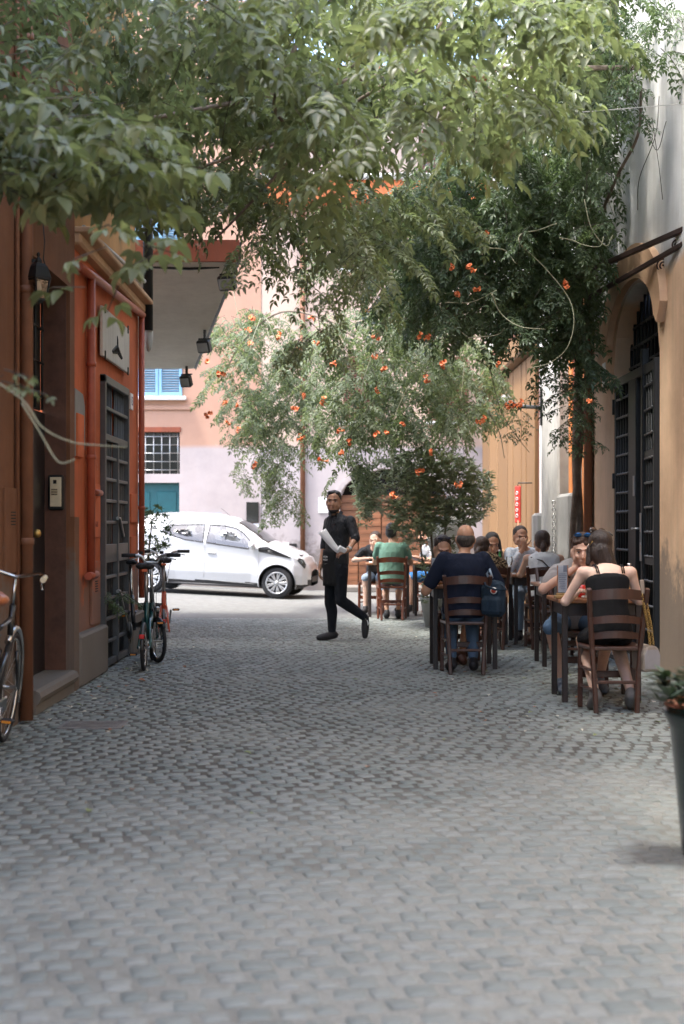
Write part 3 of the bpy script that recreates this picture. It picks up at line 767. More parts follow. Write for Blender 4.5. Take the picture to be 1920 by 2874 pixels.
# ------------------------------------------------------------------ right house with arched gate
XR = 2.88
def right_house():
    t = thing('arched_gate_house', 'peach and whitewashed house with arched black iron gateway', 'building', (XR, 14, 0))
    def P(x, y, z): return (x - XR, y - 14, z)
    A0, A1, SP, AP = 12.92, 15.1, 2.92, 3.70
    arch = lambda y: SP + (AP - SP) * math.sqrt(max(0, 1 - ((y - (A0 + A1) / 2) / ((A1 - A0) / 2)) ** 2))
    mb = MB(); wall_with_holes(mb, (0, -14, 0), (0, 1, 0), (-1, 0, 0), -8, 16.4, 0, 9.5, [(A0, A1, 0, arch)], .22)
    mb.box(P(XR + 2, 16.34, 4.7), (4.0, .1, 9.4)); mb.build('wall', M['right_plaster'], t)
    # dark entrance behind
    mb = MB(); mb.box(P(XR + .95, 14, 2), (.02, 3.2, 4.2)); mb.box(P(XR + .6, 12.6, 2), (.75, .02, 4.2)); mb.box(P(XR + .6, 15.4, 2), (.75, .02, 4.2)); mb.build('dark_entrance', M['dark_in'], t)
    # hood moulding
    yc = (A0 + A1) / 2; pts = []
    for k in range(25):
        a = math.pi * (k / 24); pts.append((yc - 1.40 * math.cos(a), 3.32 + .74 * math.sin(a)))
    mb = MB()
    inner = [(yc - 1.14 * math.cos(math.pi * k / 24), 3.17 + .56 * math.sin(math.pi * k / 24)) for k in range(25)]
    inner[0] = (inner[0][0] - .12, inner[0][1] - .02); inner[-1] = (inner[-1][0] + .12, inner[-1][1] - .02)
    for k in range(24):
        q = [pts[k], pts[k + 1], inner[k + 1], inner[k]]
        mb.prism([P(XR, y, z) for y, z in q], (-.07, 0, 0))
    mb.build('arch_hood', M['ochre_trim'], t)
    # fanlight grille
    f = MB().box(P(XR + .24, yc, 3.2), (.015, 2.2, .9)).build('fanlight', M['dark_in'], t)
    for k in range(13):
        y = A0 + .1 + k * .165
        MB().tube([P(XR + .17, y, 2.84), P(XR + .17, y, arch(y) - .01)], .016, 6).build('bar', M['black_iron'], f)
    for z in (2.98, 3.18, 3.38):
        MB().tube([P(XR + .17, A0, z), P(XR + .17, A1, z)], .018, 6).build('bar', M['black_iron'], f)
    # fixed leaf
    g = MB(); X = XR + .03
    F0, F1, FT = 13.98, 15.06, 2.85
    g.box(P(X, F1 - .03, FT / 2), (.06, .07, FT), None, .006); g.box(P(X, F0 + .18, FT / 2), (.06, .36, FT), None, .006)
    g.box(P(X, yc, FT - .03), (.07, A1 - A0 - .04, .09), None, .006); g.box(P(X, (F0 + F1) / 2, .1), (.05, F1 - F0, .2), None, .006)
    gate = g.build('gate_leaf', M['black_iron'], t)
    for k in range(5):
        y = F0 + .44 + k * .135
        MB().tube([P(X, y, .2), P(X, y, FT - .06)], .014, 6).build('bar', M['black_iron'], gate)
    for k in range(13):
        z = .30 + k * .195; pts2 = [P(X - .02, F0 + .37 + q * .045, z + .004 * math.sin(q * 2.1)) for q in range(15)]
        MB().tube(pts2, [.010 + .005 * (q % 2) for q in range(15)], 6).build('twisted_bar', M['grey_iron'], gate)
    MB().box(P(X - .035, F0 + .06, 1.72), (.012, .06, .2), None, .003).build('strike_plate', M['steel'], gate)
    for z in (.8, 1.72, 2.5): MB().tube([P(X - .03, F1 + .02, z), P(X - .03, F1 + .02, z + .16)], .022, 8).build('hinge', M['black_iron'], gate)
    # half-open leaf hinged at the near jamb
    a = Vector(P(XR - .02, A0 + .05, 0)); b = Vector(P(XR + .02, A0 + .72, 0)); d = (b - a).normalized(); nn = Vector((d.y, -d.x, 0))
    g = MB()
    g.bar(b, b + Vector((0, 0, 3.02)), .07, .08, bev=.006); g.bar(a, a + Vector((0, 0, 2.86)), .05, .06, bev=.006)
    for z in (.08, 1.0, 2.0, 2.8): g.bar(a + Vector((0, 0, z)), b + Vector((0, 0, z)), .03, .07)
    leaf = g.build('open_leaf', M['black_iron'], t)
    for k in range(4):
        p = a.lerp(b, .2 + k * .2); MB().tube([p + Vector((0, 0, .1)), p + Vector((0, 0, 2.78))], .013, 6).build('bar', M['black_iron'], leaf)
    for k in range(11):
        z = .35 + k * .23; q0 = [a.lerp(b, .12 + .76 * q / 10) + Vector((-.015, 0, z + .004 * math.sin(q * 2))) for q in range(11)]
        MB().tube(q0, [.009 + .005 * (q % 2) for q in range(11)], 6).build('twisted_bar', M['grey_iron'], leaf)
    pl = b + Vector((-.045, -.02, 1.22)); MB().box(pl, (.012, .055, .46), None, .003).build('lock_plate', M['steel'], leaf)
    MB().box(pl + Vector((-.008, 0, .0)), (.006, .02, .1)).build('lock_bolt', M['grey_iron'], leaf)
    MB().tube([b + Vector((-.03, .03, 1.30)), b + Vector((-.10, .03, 1.30)), b + Vector((-.10, .13, 1.30))], .011, 6).build('lever', M['steel'], leaf)
    box_part('number_plate', M['white_paint'], t, P(XR - .008, 15.62, 2.98), (.012, .16, .26))
    MB().tube([P(XR - .06, 16.33, 0), P(XR - .06, 16.33, 6)], .05, 10).build('downpipe', M['brown_pipe'], t)
    box_part('threshold', M['stone_grey'], t, P(XR + .06, yc, .02), (.5, A1 - A0 - .02, .05))
    box_part('junction_box', M['stone_pale'], t, P(XR - .03, 16.1, 3.95), (.05, .28, .42), .06)
    return t
right_house()
def bracket_arms():
    t = thing('awning_arms', 'two dark iron arms with scroll work reaching out from the whitewashed wall', 'bracket', (2.88, 12.1, 3.75))
    def P(v): return (v[0] - 2.88, v[1] - 12.1, v[2] - 3.75)
    m = simple('rust_iron', (.055, .032, .026), .5, .4)
    MB().bar(P((2.90, 12.05, 3.84)), P(at(1665, 755, 14.0)), .04, .05, bev=.006).build('arm', m, t)
    MB().bar(P((2.90, 12.05, 3.72)), P(at(1652, 836, 14.3)), .035, .045, bev=.006).build('arm', m, t)
    for (px, py, Y, r) in ((1868, 748, 12.75, .075), (1908, 690, 12.3, .06)):
        c = at(px, py, Y); pts = []
        for k in range(40):
            a = k * .38; rr = r * (1 - k / 44); pts.append(P((c.x - .02 + math.cos(a) * rr, c.y + math.cos(a) * rr * .35, c.z + math.sin(a) * rr)))
        MB().tube(pts, .008, 5).build('scroll', m, t)
    f = thing('floodlight', 'grey floodlight on the whitewashed wall beside the arched hood', 'floodlight', (2.86, 14.75, 4.02), 0)
    MB().box((-.05, .0, .05), (.1, .04, .04)).build('bracket', M['black_iron'], f)
    MB().box((-.17, 0, .03), (.22, .28, .1), (0, R(-28), 0), .02).build('housing', M['black_iron'], f)
    MB().box((-.185, 0, -.02), (.18, .24, .012), (0, R(-28), 0)).build('lens', simple('flood_glass', (.2, .24, .26), .1), f)
bracket_arms()
# ------------------------------------------------------------------ house further along on the right
def right_far_house():
    X = 2.95
    t = thing('stone_portal_house', 'ochre house with grey stone portal and tall boarded shopfront', 'building', (X, 22, 0))
    def P(x, y, z): return (x - X, y - 22, z)
    MB().box(P(X + .2, 22.7, 5), (.4, 12.6, 10)).build('wall', M['right_plaster'], t)
    MB().box(P(X - .10, 18.95, 2.4), (.2, 1.5, 4.8), None, .03).build('pilaster', M['stone_pale'], t)
    MB().box(P(X - .06, 17.30, 2.3), (.06, .26, 4.6), None, .01).build('frame_strip', M['stone_pale'], t)
    for y, m in ((16.95, 'orange_paint'), (17.62, 'red_pipe'), (17.95, 'orange_paint'), (20.15, 'orange_paint'), (20.6, 'white_paint')):
        MB().box(P(X - .04, y, 2.4), (.08, .22, 4.2), None, .01).build('frame_strip', M[m], t)
    for y, wd, h in ((17.55, 1.0, 1.72), (20.05, .7, 1.50)):
        MB().box(P(X - .11, y, h / 2), (.26, wd, h), None, .04).build('plinth_stone', M['stone_grey'], t)
    ed = [21.0, 22.0, 22.6, 23.7, 24.45, 26.0, 27.5, 28.9]
    for a, b in zip(ed[:-1], ed[1:]):
        MB().box(P(X - .06, (a + b) / 2, 1.95), (.1, b - a - .12, 3.9), None, .012).build('board', M['ochre_board'], t)
        MB().box(P(X - .08, (a + b) / 2, .45), (.1, b - a - .02, .9), None, .012).build('kick_board', M['ochre_board'], t)
    MB().box(P(X - .02, 25, 2.4), (.06, 8.2, 4.6)).build('backing', M['brown_paint'], t)
    MB().box(P(X - .12, 25, 4.1), (.3, 8.2, .35), None, .03).build('shop_fascia', M['ochre_board'], t)
    mb = MB()
    for k in range(16): mb.torus(P(X - .23, 18.3, 1.62 - k * .045), .022, .006, (1, 0, 0) if k % 2 else (0, 1, 0), 8, 4)
    mb.build('chain', M['chrome'], t)
    b = thing('red_banner', 'narrow red vertical banner with pale letters hanging on wooden sticks', 'banner', (X - .32, 21.3, 1.9))
    mb = MB(); mb.box((0, 0, -.26), (.03, .12, .55), (0, 0, R(35)), .01); mb.build('cloth', M['banner'], b)
    for z in range(5): MB().torus((-.018, -.012, -.09 - z * .085), .022, .006, (-.8, -.6, 0), 10, 4).build('letter', M['white_paint'], b)
    for s in (-.03, .03): MB().tube([(0, s, -.5), (0, s * 1.4, -1.9)], .012, 6).build('stick', M['tablewood'], b)
    MB().tube([(.35, 0, .06), (0, 0, .06), (0, 0, 0)], .01, 6).build('hook', M['black_iron'], b)
    c = thing('security_camera', 'small white security camera where the brown downpipe meets the vine trunk', 'camera', (2.80, 16.5, 2.52))
    MB().box((.03, .1, 0), (.1, .12, .12), None, .015).build('mount', M['enclosure'], c)
    MB().lathe([(.0, -.09), (.03, -.09), (.038, -.08), (.038, .05), (.0, .06)], (-.05, 0, 0), 12, Matrix.Rotation(R(90), 3, 'X')).build('barrel', M['white_paint'], c)
    MB().ball((-.05, -.088, 0), .02).build('lens', M['dark_in'], c)
    l = thing('wall_lamp', 'old wall lamp on a grey arm among the vine leaves above the stone portal', 'lamp', (2.75, 19.6, 2.95))
    MB().tube([(.0, 0, 0), (-.45, 0, .02)], .028, 8).build('arm', M['grey_iron'], l); MB().box((.0, 0, 0), (.05, .1, .5), None, .01).build('wall_plate', M['black_iron'], l)
    MB().lathe([(.04, .12), (.06, .1), (.16, .0), (.15, -.01), (.0, .03)], (-.5, 0, .05), 14).build('shade', M['enclosure'], l)
right_far_house()
# ================================================================== chairs and tables
def make_chair(wood_mat):
    t = thing('dining_chair', 'x', 'chair')
    def post(s):
        return [(s * .145, -.20, 0), (s * .155, -.185, .24), (s * .17, -.185, .46), (s * .19, -.215, .68), (s * .205, -.265, .885)]
    for s in (-1, 1):
        p = post(s); mb = MB()
        for a, b in zip(p[:-1], p[1:]): mb.bar(a, Vector(b) + (Vector(b) - Vector(a)).normalized() * .006, .034, .040, up=(0, 1, 0), bev=.006)
        mb.build('back_post', wood_mat, t)
        MB().bar((s * .195, .185, 0), (s * .19, .18, .45), .036, .036, up=(0, 1, 0), bev=.006).build('leg', wood_mat, t)
        MB().bar((s * .158, -.185, .30), (s * .192, .18, .30), .02, .02, bev=.004).build('stretcher', wood_mat, t)
        MB().bar((s * .152, -.19, .16), (s * .192, .18, .16), .02, .02, bev=.004).build('stretcher', wood_mat, t)
    MB().bar((-.15, -.19, .22), (.15, -.19, .22), .018, .024, bev=.004).build('stretcher', wood_mat, t)
    MB().bar((-.19, .18, .24), (.19, .18, .24), .018, .05, bev=.004).build('stretcher', wood_mat, t)
    for z, h in ((.545, .045), (.655, .048), (.835, .068)):
        k = (z - .46) / .425; hw = .17 + .035 * k; yb = -.19 - .07 * k * k
        mb = MB(); n = 10; V = []; F = []
        for i in range(n + 1):
            u = -1 + 2 * i / n; y = yb - .03 * (1 - u * u); zc = z + .014 * (1 - u * u)
            for dy in (-.009, .009):
                for dz in (-h / 2, h / 2): V.append((u * hw * .97, y + dy, zc + dz + (0.006 * (1 - u * u) if dz > 0 else 0)))
        for i in range(n):
            a, b = i * 4, i * 4 + 4
            F += [(a, b, b + 1, a + 1), (a + 2, a + 3, b + 3, b + 2), (a + 1, b + 1, b + 3, a + 3), (a, a + 2, b + 2, b)]
        F += [(0, 1, 3, 2), (n * 4, n * 4 + 2, n * 4 + 3, n * 4 + 1)]
        mb.add(V, F); mb.build('back_slat', wood_mat, t)
    mb = MB(); pts = [(-.175, -.19), (.175, -.19), (.215, .16), (.195, .205), (-.195, .205), (-.215, .16)]
    mb.prism([(x, y, .445) for x, y in pts], (0, 0, .028)); mb.build('seat', wood_mat, t, .006)
    return t
def make_table(w=.66, d=.64):
    t = thing('dining_table', 'x', 'table')
    MB().box((0, 0, .765), (w, d, .03), None, .006).build('tabletop', M['tablewood'], t)
    for sx in (-1, 1):
        for sy in (-1, 1):
            MB().bar((sx * (w / 2 - .055), sy * (d / 2 - .055), 0), (sx * (w / 2 - .055), sy * (d / 2 - .055), .75), .042, .042, up=(0, 1, 0), bev=.004).build('leg', M['tableleg'], t)
    for sy in (-1, 1): MB().box((0, sy * (d / 2 - .055), .70), (w - .15, .022, .09), None, .003).build('apron', M['tableleg'], t)
    for sx in (-1, 1): MB().box((sx * (w / 2 - .055), 0, .70), (.022, d - .15, .09), None, .003).build('apron', M['tableleg'], t)
    return t
CH = make_chair(M['chairwood']); CHR = make_chair(M['chairwood_red']); TB = make_table()
used = {}
def put(proto, loc, rz, label, group):
    o = proto if proto.name not in used else copy_tree(proto)
    used[proto.name] = 1
    o.location = loc; o.rotation_euler = (0, 0, rz); o['label'] = label; o['group'] = group
    return o
GC = 'wooden ladder-back chairs of the outdoor tables'; GT = 'small square outdoor tables'
put(CH, (1.945, 10.30, 0), 0, 'dark wooden ladder-back chair with a taupe handbag on it', GC)
put(CH, (1.11, 12.88, 0), 0, 'dark wooden ladder-back chair with a navy backpack on its post', GC)
put(CH, (1.95, 11.75, 0), math.pi, 'dark wooden chair of the man in the grey t-shirt', GC)
put(CH, (1.13, 14.20, 0), math.pi + .1, 'dark wooden chair facing the man in the navy polo', GC)
put(CH, (1.56, 15.40, 0), .05, 'dark wooden chair behind the backpack, pushed to the table with the bottle', GC)
put(CH, (2.20, 15.45, 0), -.06, 'dark wooden chair of the woman in the white tank top', GC)
put(CH, (2.20, 16.95, 0), math.pi, 'dark wooden chair of the man in the pale shirt by the stone portal', GC)
put(CH, (1.72, 17.0, 0), math.pi - .1, 'dark wooden chair of the black-haired woman', GC)
put(CH, (2.16, 13.0, 0), 0, 'empty dark wooden chair behind the man in the grey t-shirt', GC)
put(CH, (2.2, 14.35, 0), math.pi, 'empty dark wooden chair in front of the woman in the white tank top', GC)
put(CHR, (.705, 20.10, 0), -.03, 'reddish wooden ladder-back chair of the man in green', GC)
put(CHR, (.50, 21.70, 0), math.pi - .3, 'reddish wooden chair facing the man in green', GC)
put(CHR, (1.38, 21.9, 0), R(100), 'reddish wooden chair behind the potted shrub', GC)
put(TB, (1.95, 10.98, 0), 0, 'small wooden table between the grey t-shirt man and the woman in black', GT)
put(TB, (1.14, 13.45, 0), 0, 'small wooden table in front of the man in the navy polo', GT)
put(TB, (2.18, 13.68, 0), 0, 'small unoccupied wooden table with a red tumbler on it', GT)
put(TB, (1.55, 16.15, 0), 0, 'small wooden table with bread basket and green bottle', GT)
put(TB, (2.22, 16.2, 0), 0, 'small wooden table in front of the woman in the white tank top', GT)
put(TB, (.68, 20.95, 0), 0, 'small wooden table in front of the man in green', GT)
put(TB, (1.36, 21.2, 0), 0, 'small wooden table behind the potted shrub', GT)
TZ = .782
# ------------------------------------------------------------------ things on the tables
M['red_glass'] = simple('red_glass', (.55, .015, .012), .08, coat=.5); M['green_glass'] = simple('green_glass', (.02, .22, .05), .06, coat=.5)
M['clear_glass'] = glassy('clear_glass', (.93, .95, .95), .6); M['bread'] = simple('bread_crust', (.55, .27, .09), .8, bmp=.4)
def menu_stand(x, y, rz, label):
    t = thing('menu_stand', label, 'menu', (x, y, TZ), rz, 'upright menu stands on tables')
    MB().box((0, 0, .012), (.12, .07, .022), None, .004).box((0, .0, .03), (.10, .03, .02), None, .004).build('base', wood('stand_wood', (.42, .26, .09), .5, 0), t)
    MB().box((0, 0, .145), (.075, .006, .20), None, .002).build('card', simple('menu_card', (.36, .39, .42), .6), t)
    MB().box((-.039, 0, .145), (.006, .010, .21)).box((.039, 0, .145), (.006, .010, .21)).build('side_rails', M['tablewood'], t)
    ink = simple('menu_ink', (.16, .18, .22), .8)
    MB().box((.02, -.0045, .225), (.03, .002, .05)).build('printed_block', ink, t)
    for k in range(9): MB().box((random.uniform(-.008, .004), -.0045, .185 - k * .014), (random.uniform(.035, .065), .002, .004)).build('printed_line', ink, t)
menu_stand(1.665, 10.76, R(8), 'upright menu card in a wooden base beside the grey t-shirt man')
menu_stand(.87, 13.28, R(-5), 'upright menu card at the left elbow of the man in navy')
def tumbler(x, y, label, h=.095):
    t = thing('tumbler', label, 'glass', (x, y, TZ), 0, 'red glass tumblers')
    MB().lathe([(.0, .004), (.024, .0), (.027, .003), (.038, h), (.034, h), (.024, .012), (.0, .012)], n=14).build('glass', M['red_glass'], t)
    MB().lathe([(.0, .05), (.030, .05)], n=14).build('drink', simple('drink', (.2, .02, .01), .1), t)
tumbler(1.83, 10.90, 'red tumbler beside the menu card on the nearest couple\'s table')
tumbler(1.97, 13.53, 'red tumbler on the unoccupied table', .1); tumbler(1.42, 15.98, 'red tumbler behind the bread basket')
def bottle(x, y, label, m, h=.27, r=.036):
    t = thing('bottle', label, 'bottle', (x, y, TZ), 0, 'bottles on tables')
    MB().lathe([(0, 0), (r, .0), (r, h * .5), (r * .9, h * .6), (r * .42, h * .78), (r * .36, h * .93), (r * .42, h * .94), (r * .42, h), (0, h)], n=14).build('glass', m, t)
    MB().lathe([(r * 1.02, h * .2), (r * 1.02, h * .45)], n=14).build('label', M['white_paper'] if m is not M['green_glass'] else M['green_glass'], t)
    MB().lathe([(r * .48, h * .95), (r * .48, h * 1.02), (0, h * 1.02)], n=10).build('cap', M['steel'], t)
bottle(1.77, 15.98, 'green glass bottle beside the bread basket', M['green_glass'])
bottle(.955, 13.40, 'clear bottle standing behind the menu card of the man in navy', M['clear_glass'], .24, .03)
bottle(2.24, 11.12, 'clear water bottle beside the dark hair of the woman in black', M['clear_glass'], .25, .034)
t = thing('wine_glass', 'empty wine glass next to the green bottle', 'glass', (1.87, 15.93, TZ))
MB().lathe([(0, 0), (.034, .003), (.005, .01), (.004, .09), (.03, .11), (.04, .15), (.034, .20)], n=14).build('bowl', M['clear_glass'], t)
t = thing('bread_basket', 'red bread basket with round loaf and napkin', 'basket', (1.60, 15.93, TZ))
MB().lathe([(.0, .002), (.085, .0), (.11, .05), (.1, .05), (.08, .01)], n=16).build('basket', M['red_glass'], t)
MB().ball((0, 0, .075), (.085, .085, .055), 14, 8).build('loaf', M['bread'], t)
mb = MB(); rr = random.Random(2); ring = [(.115 + .015 * rr.uniform(-1, 1)) for _ in range(16)]
V = [(ring[k] * math.cos(k * math.pi / 8), ring[k] * math.sin(k * math.pi / 8), .06 + .02 * rr.random()) for k in range(16)] + [(.06 * math.cos(k * math.pi / 8), .06 * math.sin(k * math.pi / 8), .07) for k in range(16)]
mb.add(V, [(k, (k + 1) % 16, 16 + (k + 1) % 16, 16 + k) for k in range(16)]); mb.build('napkin', M['white_paper'], t)
def napkin(x, y, rz, label, s=(.2, .06)):
    t = thing('napkin', label, 'napkin', (x, y, TZ + .001), rz, 'folded white napkins with cutlery')
    MB().box((0, 0, .008), (s[0], s[1], .014), None, .004).build('cloth', M['white_paper'], t)
    MB().box((0, .0, .018), (s[0] * .95, .014, .004)).build('knife', M['steel'], t)
napkin(1.84, 15.93, .05, 'folded napkin with knife beside the wine glass'); napkin(1.96, 13.44, .1, 'folded napkin with knife beside the red tumbler of the unoccupied table')
napkin(1.88, 10.82, .4, 'crumpled napkin and knife at the nearest couple\'s table', (.12, .05)); napkin(.52, 20.75, .2, 'white papers under the arm of the woman in a black t-shirt', (.22, .2))
t = thing('paper_bag', 'crumpled tan paper bag at the shoulder of the woman in black', 'bag', (2.20, 10.93, TZ), .3)
mb = MB(); rr = random.Random(4)
for z in range(5):
    pass
V = []
for k, (z, s) in enumerate(((0, .07), (.07, .08), (.14, .075), (.2, .06))):
    for q in range(10):
        a = 2 * math.pi * q / 10; s2 = s * rr.uniform(.85, 1.15); V.append((s2 * math.cos(a), s2 * .7 * math.sin(a), z + rr.uniform(-.012, .012)))
mb.add(V, [(k * 10 + q, k * 10 + (q + 1) % 10, k * 10 + 10 + (q + 1) % 10, k * 10 + 10 + q) for k in range(3) for q in range(10)]); mb.build('paper', simple('kraft_paper', (.62, .33, .14), .8), t)

# ------------------------------------------------------------------ voxel-fused shapes (bags, clothes, bodies)
def fuse(mb, voxel, smooth=4, fac=.5):
    me = mb.mesh('raw'); o = bpy.data.objects.new('raw', me); COL.objects.link(o)
    r = o.modifiers.new('r', 'REMESH'); r.mode = 'VOXEL'; r.voxel_size = voxel; r.use_smooth_shade = True
    if smooth:
        s = o.modifiers.new('s', 'SMOOTH'); s.factor = fac; s.iterations = smooth
    dg = bpy.context.evaluated_depsgraph_get(); dg.update()
    out = bpy.data.meshes.new_from_object(o.evaluated_get(dg)); bpy.data.objects.remove(o); bpy.data.meshes.remove(me)
    return out
def cone(mb, a, b, ra, rb, n=10):
    """round-ended tapered limb"""
    a, b = Vector(a), Vector(b); d = b - a; L = max(d.length, 1e-4); d = d / L
    pts, rs = [], []
    for k in range(4):
        th = math.pi / 2 * k / 3; pts.append(a - d * ra * math.cos(th)); rs.append(max(ra * math.sin(th), .001))
    for k in range(1, 3): pts.append(a.lerp(b, k / 3)); rs.append(ra + (rb - ra) * k / 3)
    for k in range(4):
        th = math.pi / 2 * (1 - k / 3); pts.append(b + d * rb * math.cos(th)); rs.append(max(rb * math.sin(th), .001))
    return mb.tube(pts, rs, n)
M['navy_bag'] = fabric('navy_bag_cloth', (.018, .035, .055), wr=.8, rough=.7)
t = thing('backpack', 'small dark navy backpack with round red badge hanging from a chair post', 'backpack', (1.345, 12.66, .50), R(-28))
mb = MB(); mb.box((0, 0, .17), (.23, .11, .30), (0, 0, 0), .04); mb.box((0, -.06, .12), (.18, .06, .15), None, .02); mb.ball((0, 0, .30), (.11, .055, .05))
link_mesh('body', fuse(mb, .010, 4), M['navy_bag'], t, True)
MB().lathe([(0, .004), (.03, .004), (.032, 0)], (0.03, -.068, .255), 14, Matrix.Rotation(R(90), 3, 'X')).build('badge', M['white_paint'], t)
MB().lathe([(0, .007), (.022, .007), (.023, .003)], (0.03, -.068, .255), 14, Matrix.Rotation(R(90), 3, 'X')).build('badge_centre', simple('badge_red', (.5, .06, .03), .6), t)
MB().tube([(-.06, -.06, .33), (-.02, -.13, .30), (.08, -.17, .27), (.17, -.13, .27), (.1, -.05, .31)], .010, 6).build('handle', M['navy_bag'], t)
MB().tube([(-.05, .05, .33), (-.09, .07, .40), (-.06, .06, .44), (-.03, .05, .36)], .012, 6).build('strap', simple('pale_strap', (.25, .33, .42), .7), t)
MB().box((0, -.075, .055), (.16, .012, .02), None, .004).build('buckle_strap', M['navy_bag'], t)
M['taupe'] = simple('taupe_leather', (.30, .25, .20), .45, bmp=.15, bscale=120)
t = thing('handbag', 'taupe leather handbag hanging by a gold chain from a chair back', 'handbag', (2.19, 10.06, .30), R(12))
mb = MB(); mb.prism([(-.06, 0, 0), (.06, 0, 0), (.065, 0, .12), (.05, 0, .165), (.02, 0, .185), (-.02, 0, .185), (-.05, 0, .165), (-.065, 0, .12)], (0, .22, 0))
mb.build('body', M['taupe'], t, .012)
MB().prism([(-.055, -.008, .02), (.055, -.008, .02), (.058, -.008, .115), (.04, -.008, .155), (-.04, -.008, .155), (-.058, -.008, .115)], (0, .006, 0)).build('gusset', simple('grey_suede', (.30, .28, .27), .8), t)
for s, off in ((-1, -.012), (1, .012)):
    pts = [(-.07 + off, .0, .56), (-.05 + off, -.005, .45), (-.02 + off, 0, .32), (.0 + off, .01, .19)]
    for i in range(22):
        k = i / 21 * 3; j = min(2, int(k)); p = Vector(pts[j]).lerp(Vector(pts[j + 1]), k - j)
        MB().torus(p, .009, .003, (1, .3, 0) if i % 2 else (0, 1, .3), 8, 4).build('chain_link', M['gold'], t)
MB().box((-.075, 0, .60), (.03, .012, .1), (0, R(-6), 0), .004).build('shoulder_pad', M['taupe'], t)

# ================================================================== bicycles
def spoked_wheel(parent, c, r, axis, tyre_r=.018, rim_m='chrome', ns=20, hub=.05):
    c = Vector(c); a = Vector(axis).normalized()
    w_ = MB().torus(c, r - tyre_r, tyre_r, a, 40, 8).build('wheel', M['rubber'], parent)
    MB().torus(c, r - tyre_r * 2.3, tyre_r * .6, a, 40, 6).build('rim', M[rim_m], w_)
    MB().tube([c - a * hub, c - a * hub * .8, c + a * hub * .8, c + a * hub], [.02, .012, .012, .02], 8).build('hub', M['steel'], w_)
    u = a.orthogonal().normalized(); v = a.cross(u); mb = MB()
    for k in range(ns):
        th = 2 * math.pi * k / ns; d = u * math.cos(th) + v * math.sin(th); th2 = th + (.35 if k % 2 else -.35)
        d2 = u * math.cos(th2) + v * math.sin(th2)
        mb.tube([c + d2 * .018 + a * hub * (.7 if k % 4 < 2 else -.7), c + d * (r - tyre_r * 2.4)], .0022, 3, caps=False)
    mb.build('spokes', M['steel'], w_)
    return w_
def pedal(parent, p, s):
    p = Vector(p); o = MB().box(p, (.09, .075, .022), None, .006).build('pedal', M['rubber'], parent)
    for dx in (-.047, .047): MB().box(p + Vector((dx, 0, 0)), (.006, .05, .014)).build('reflector', simple('amber', (.7, .25, .02), .3), o)
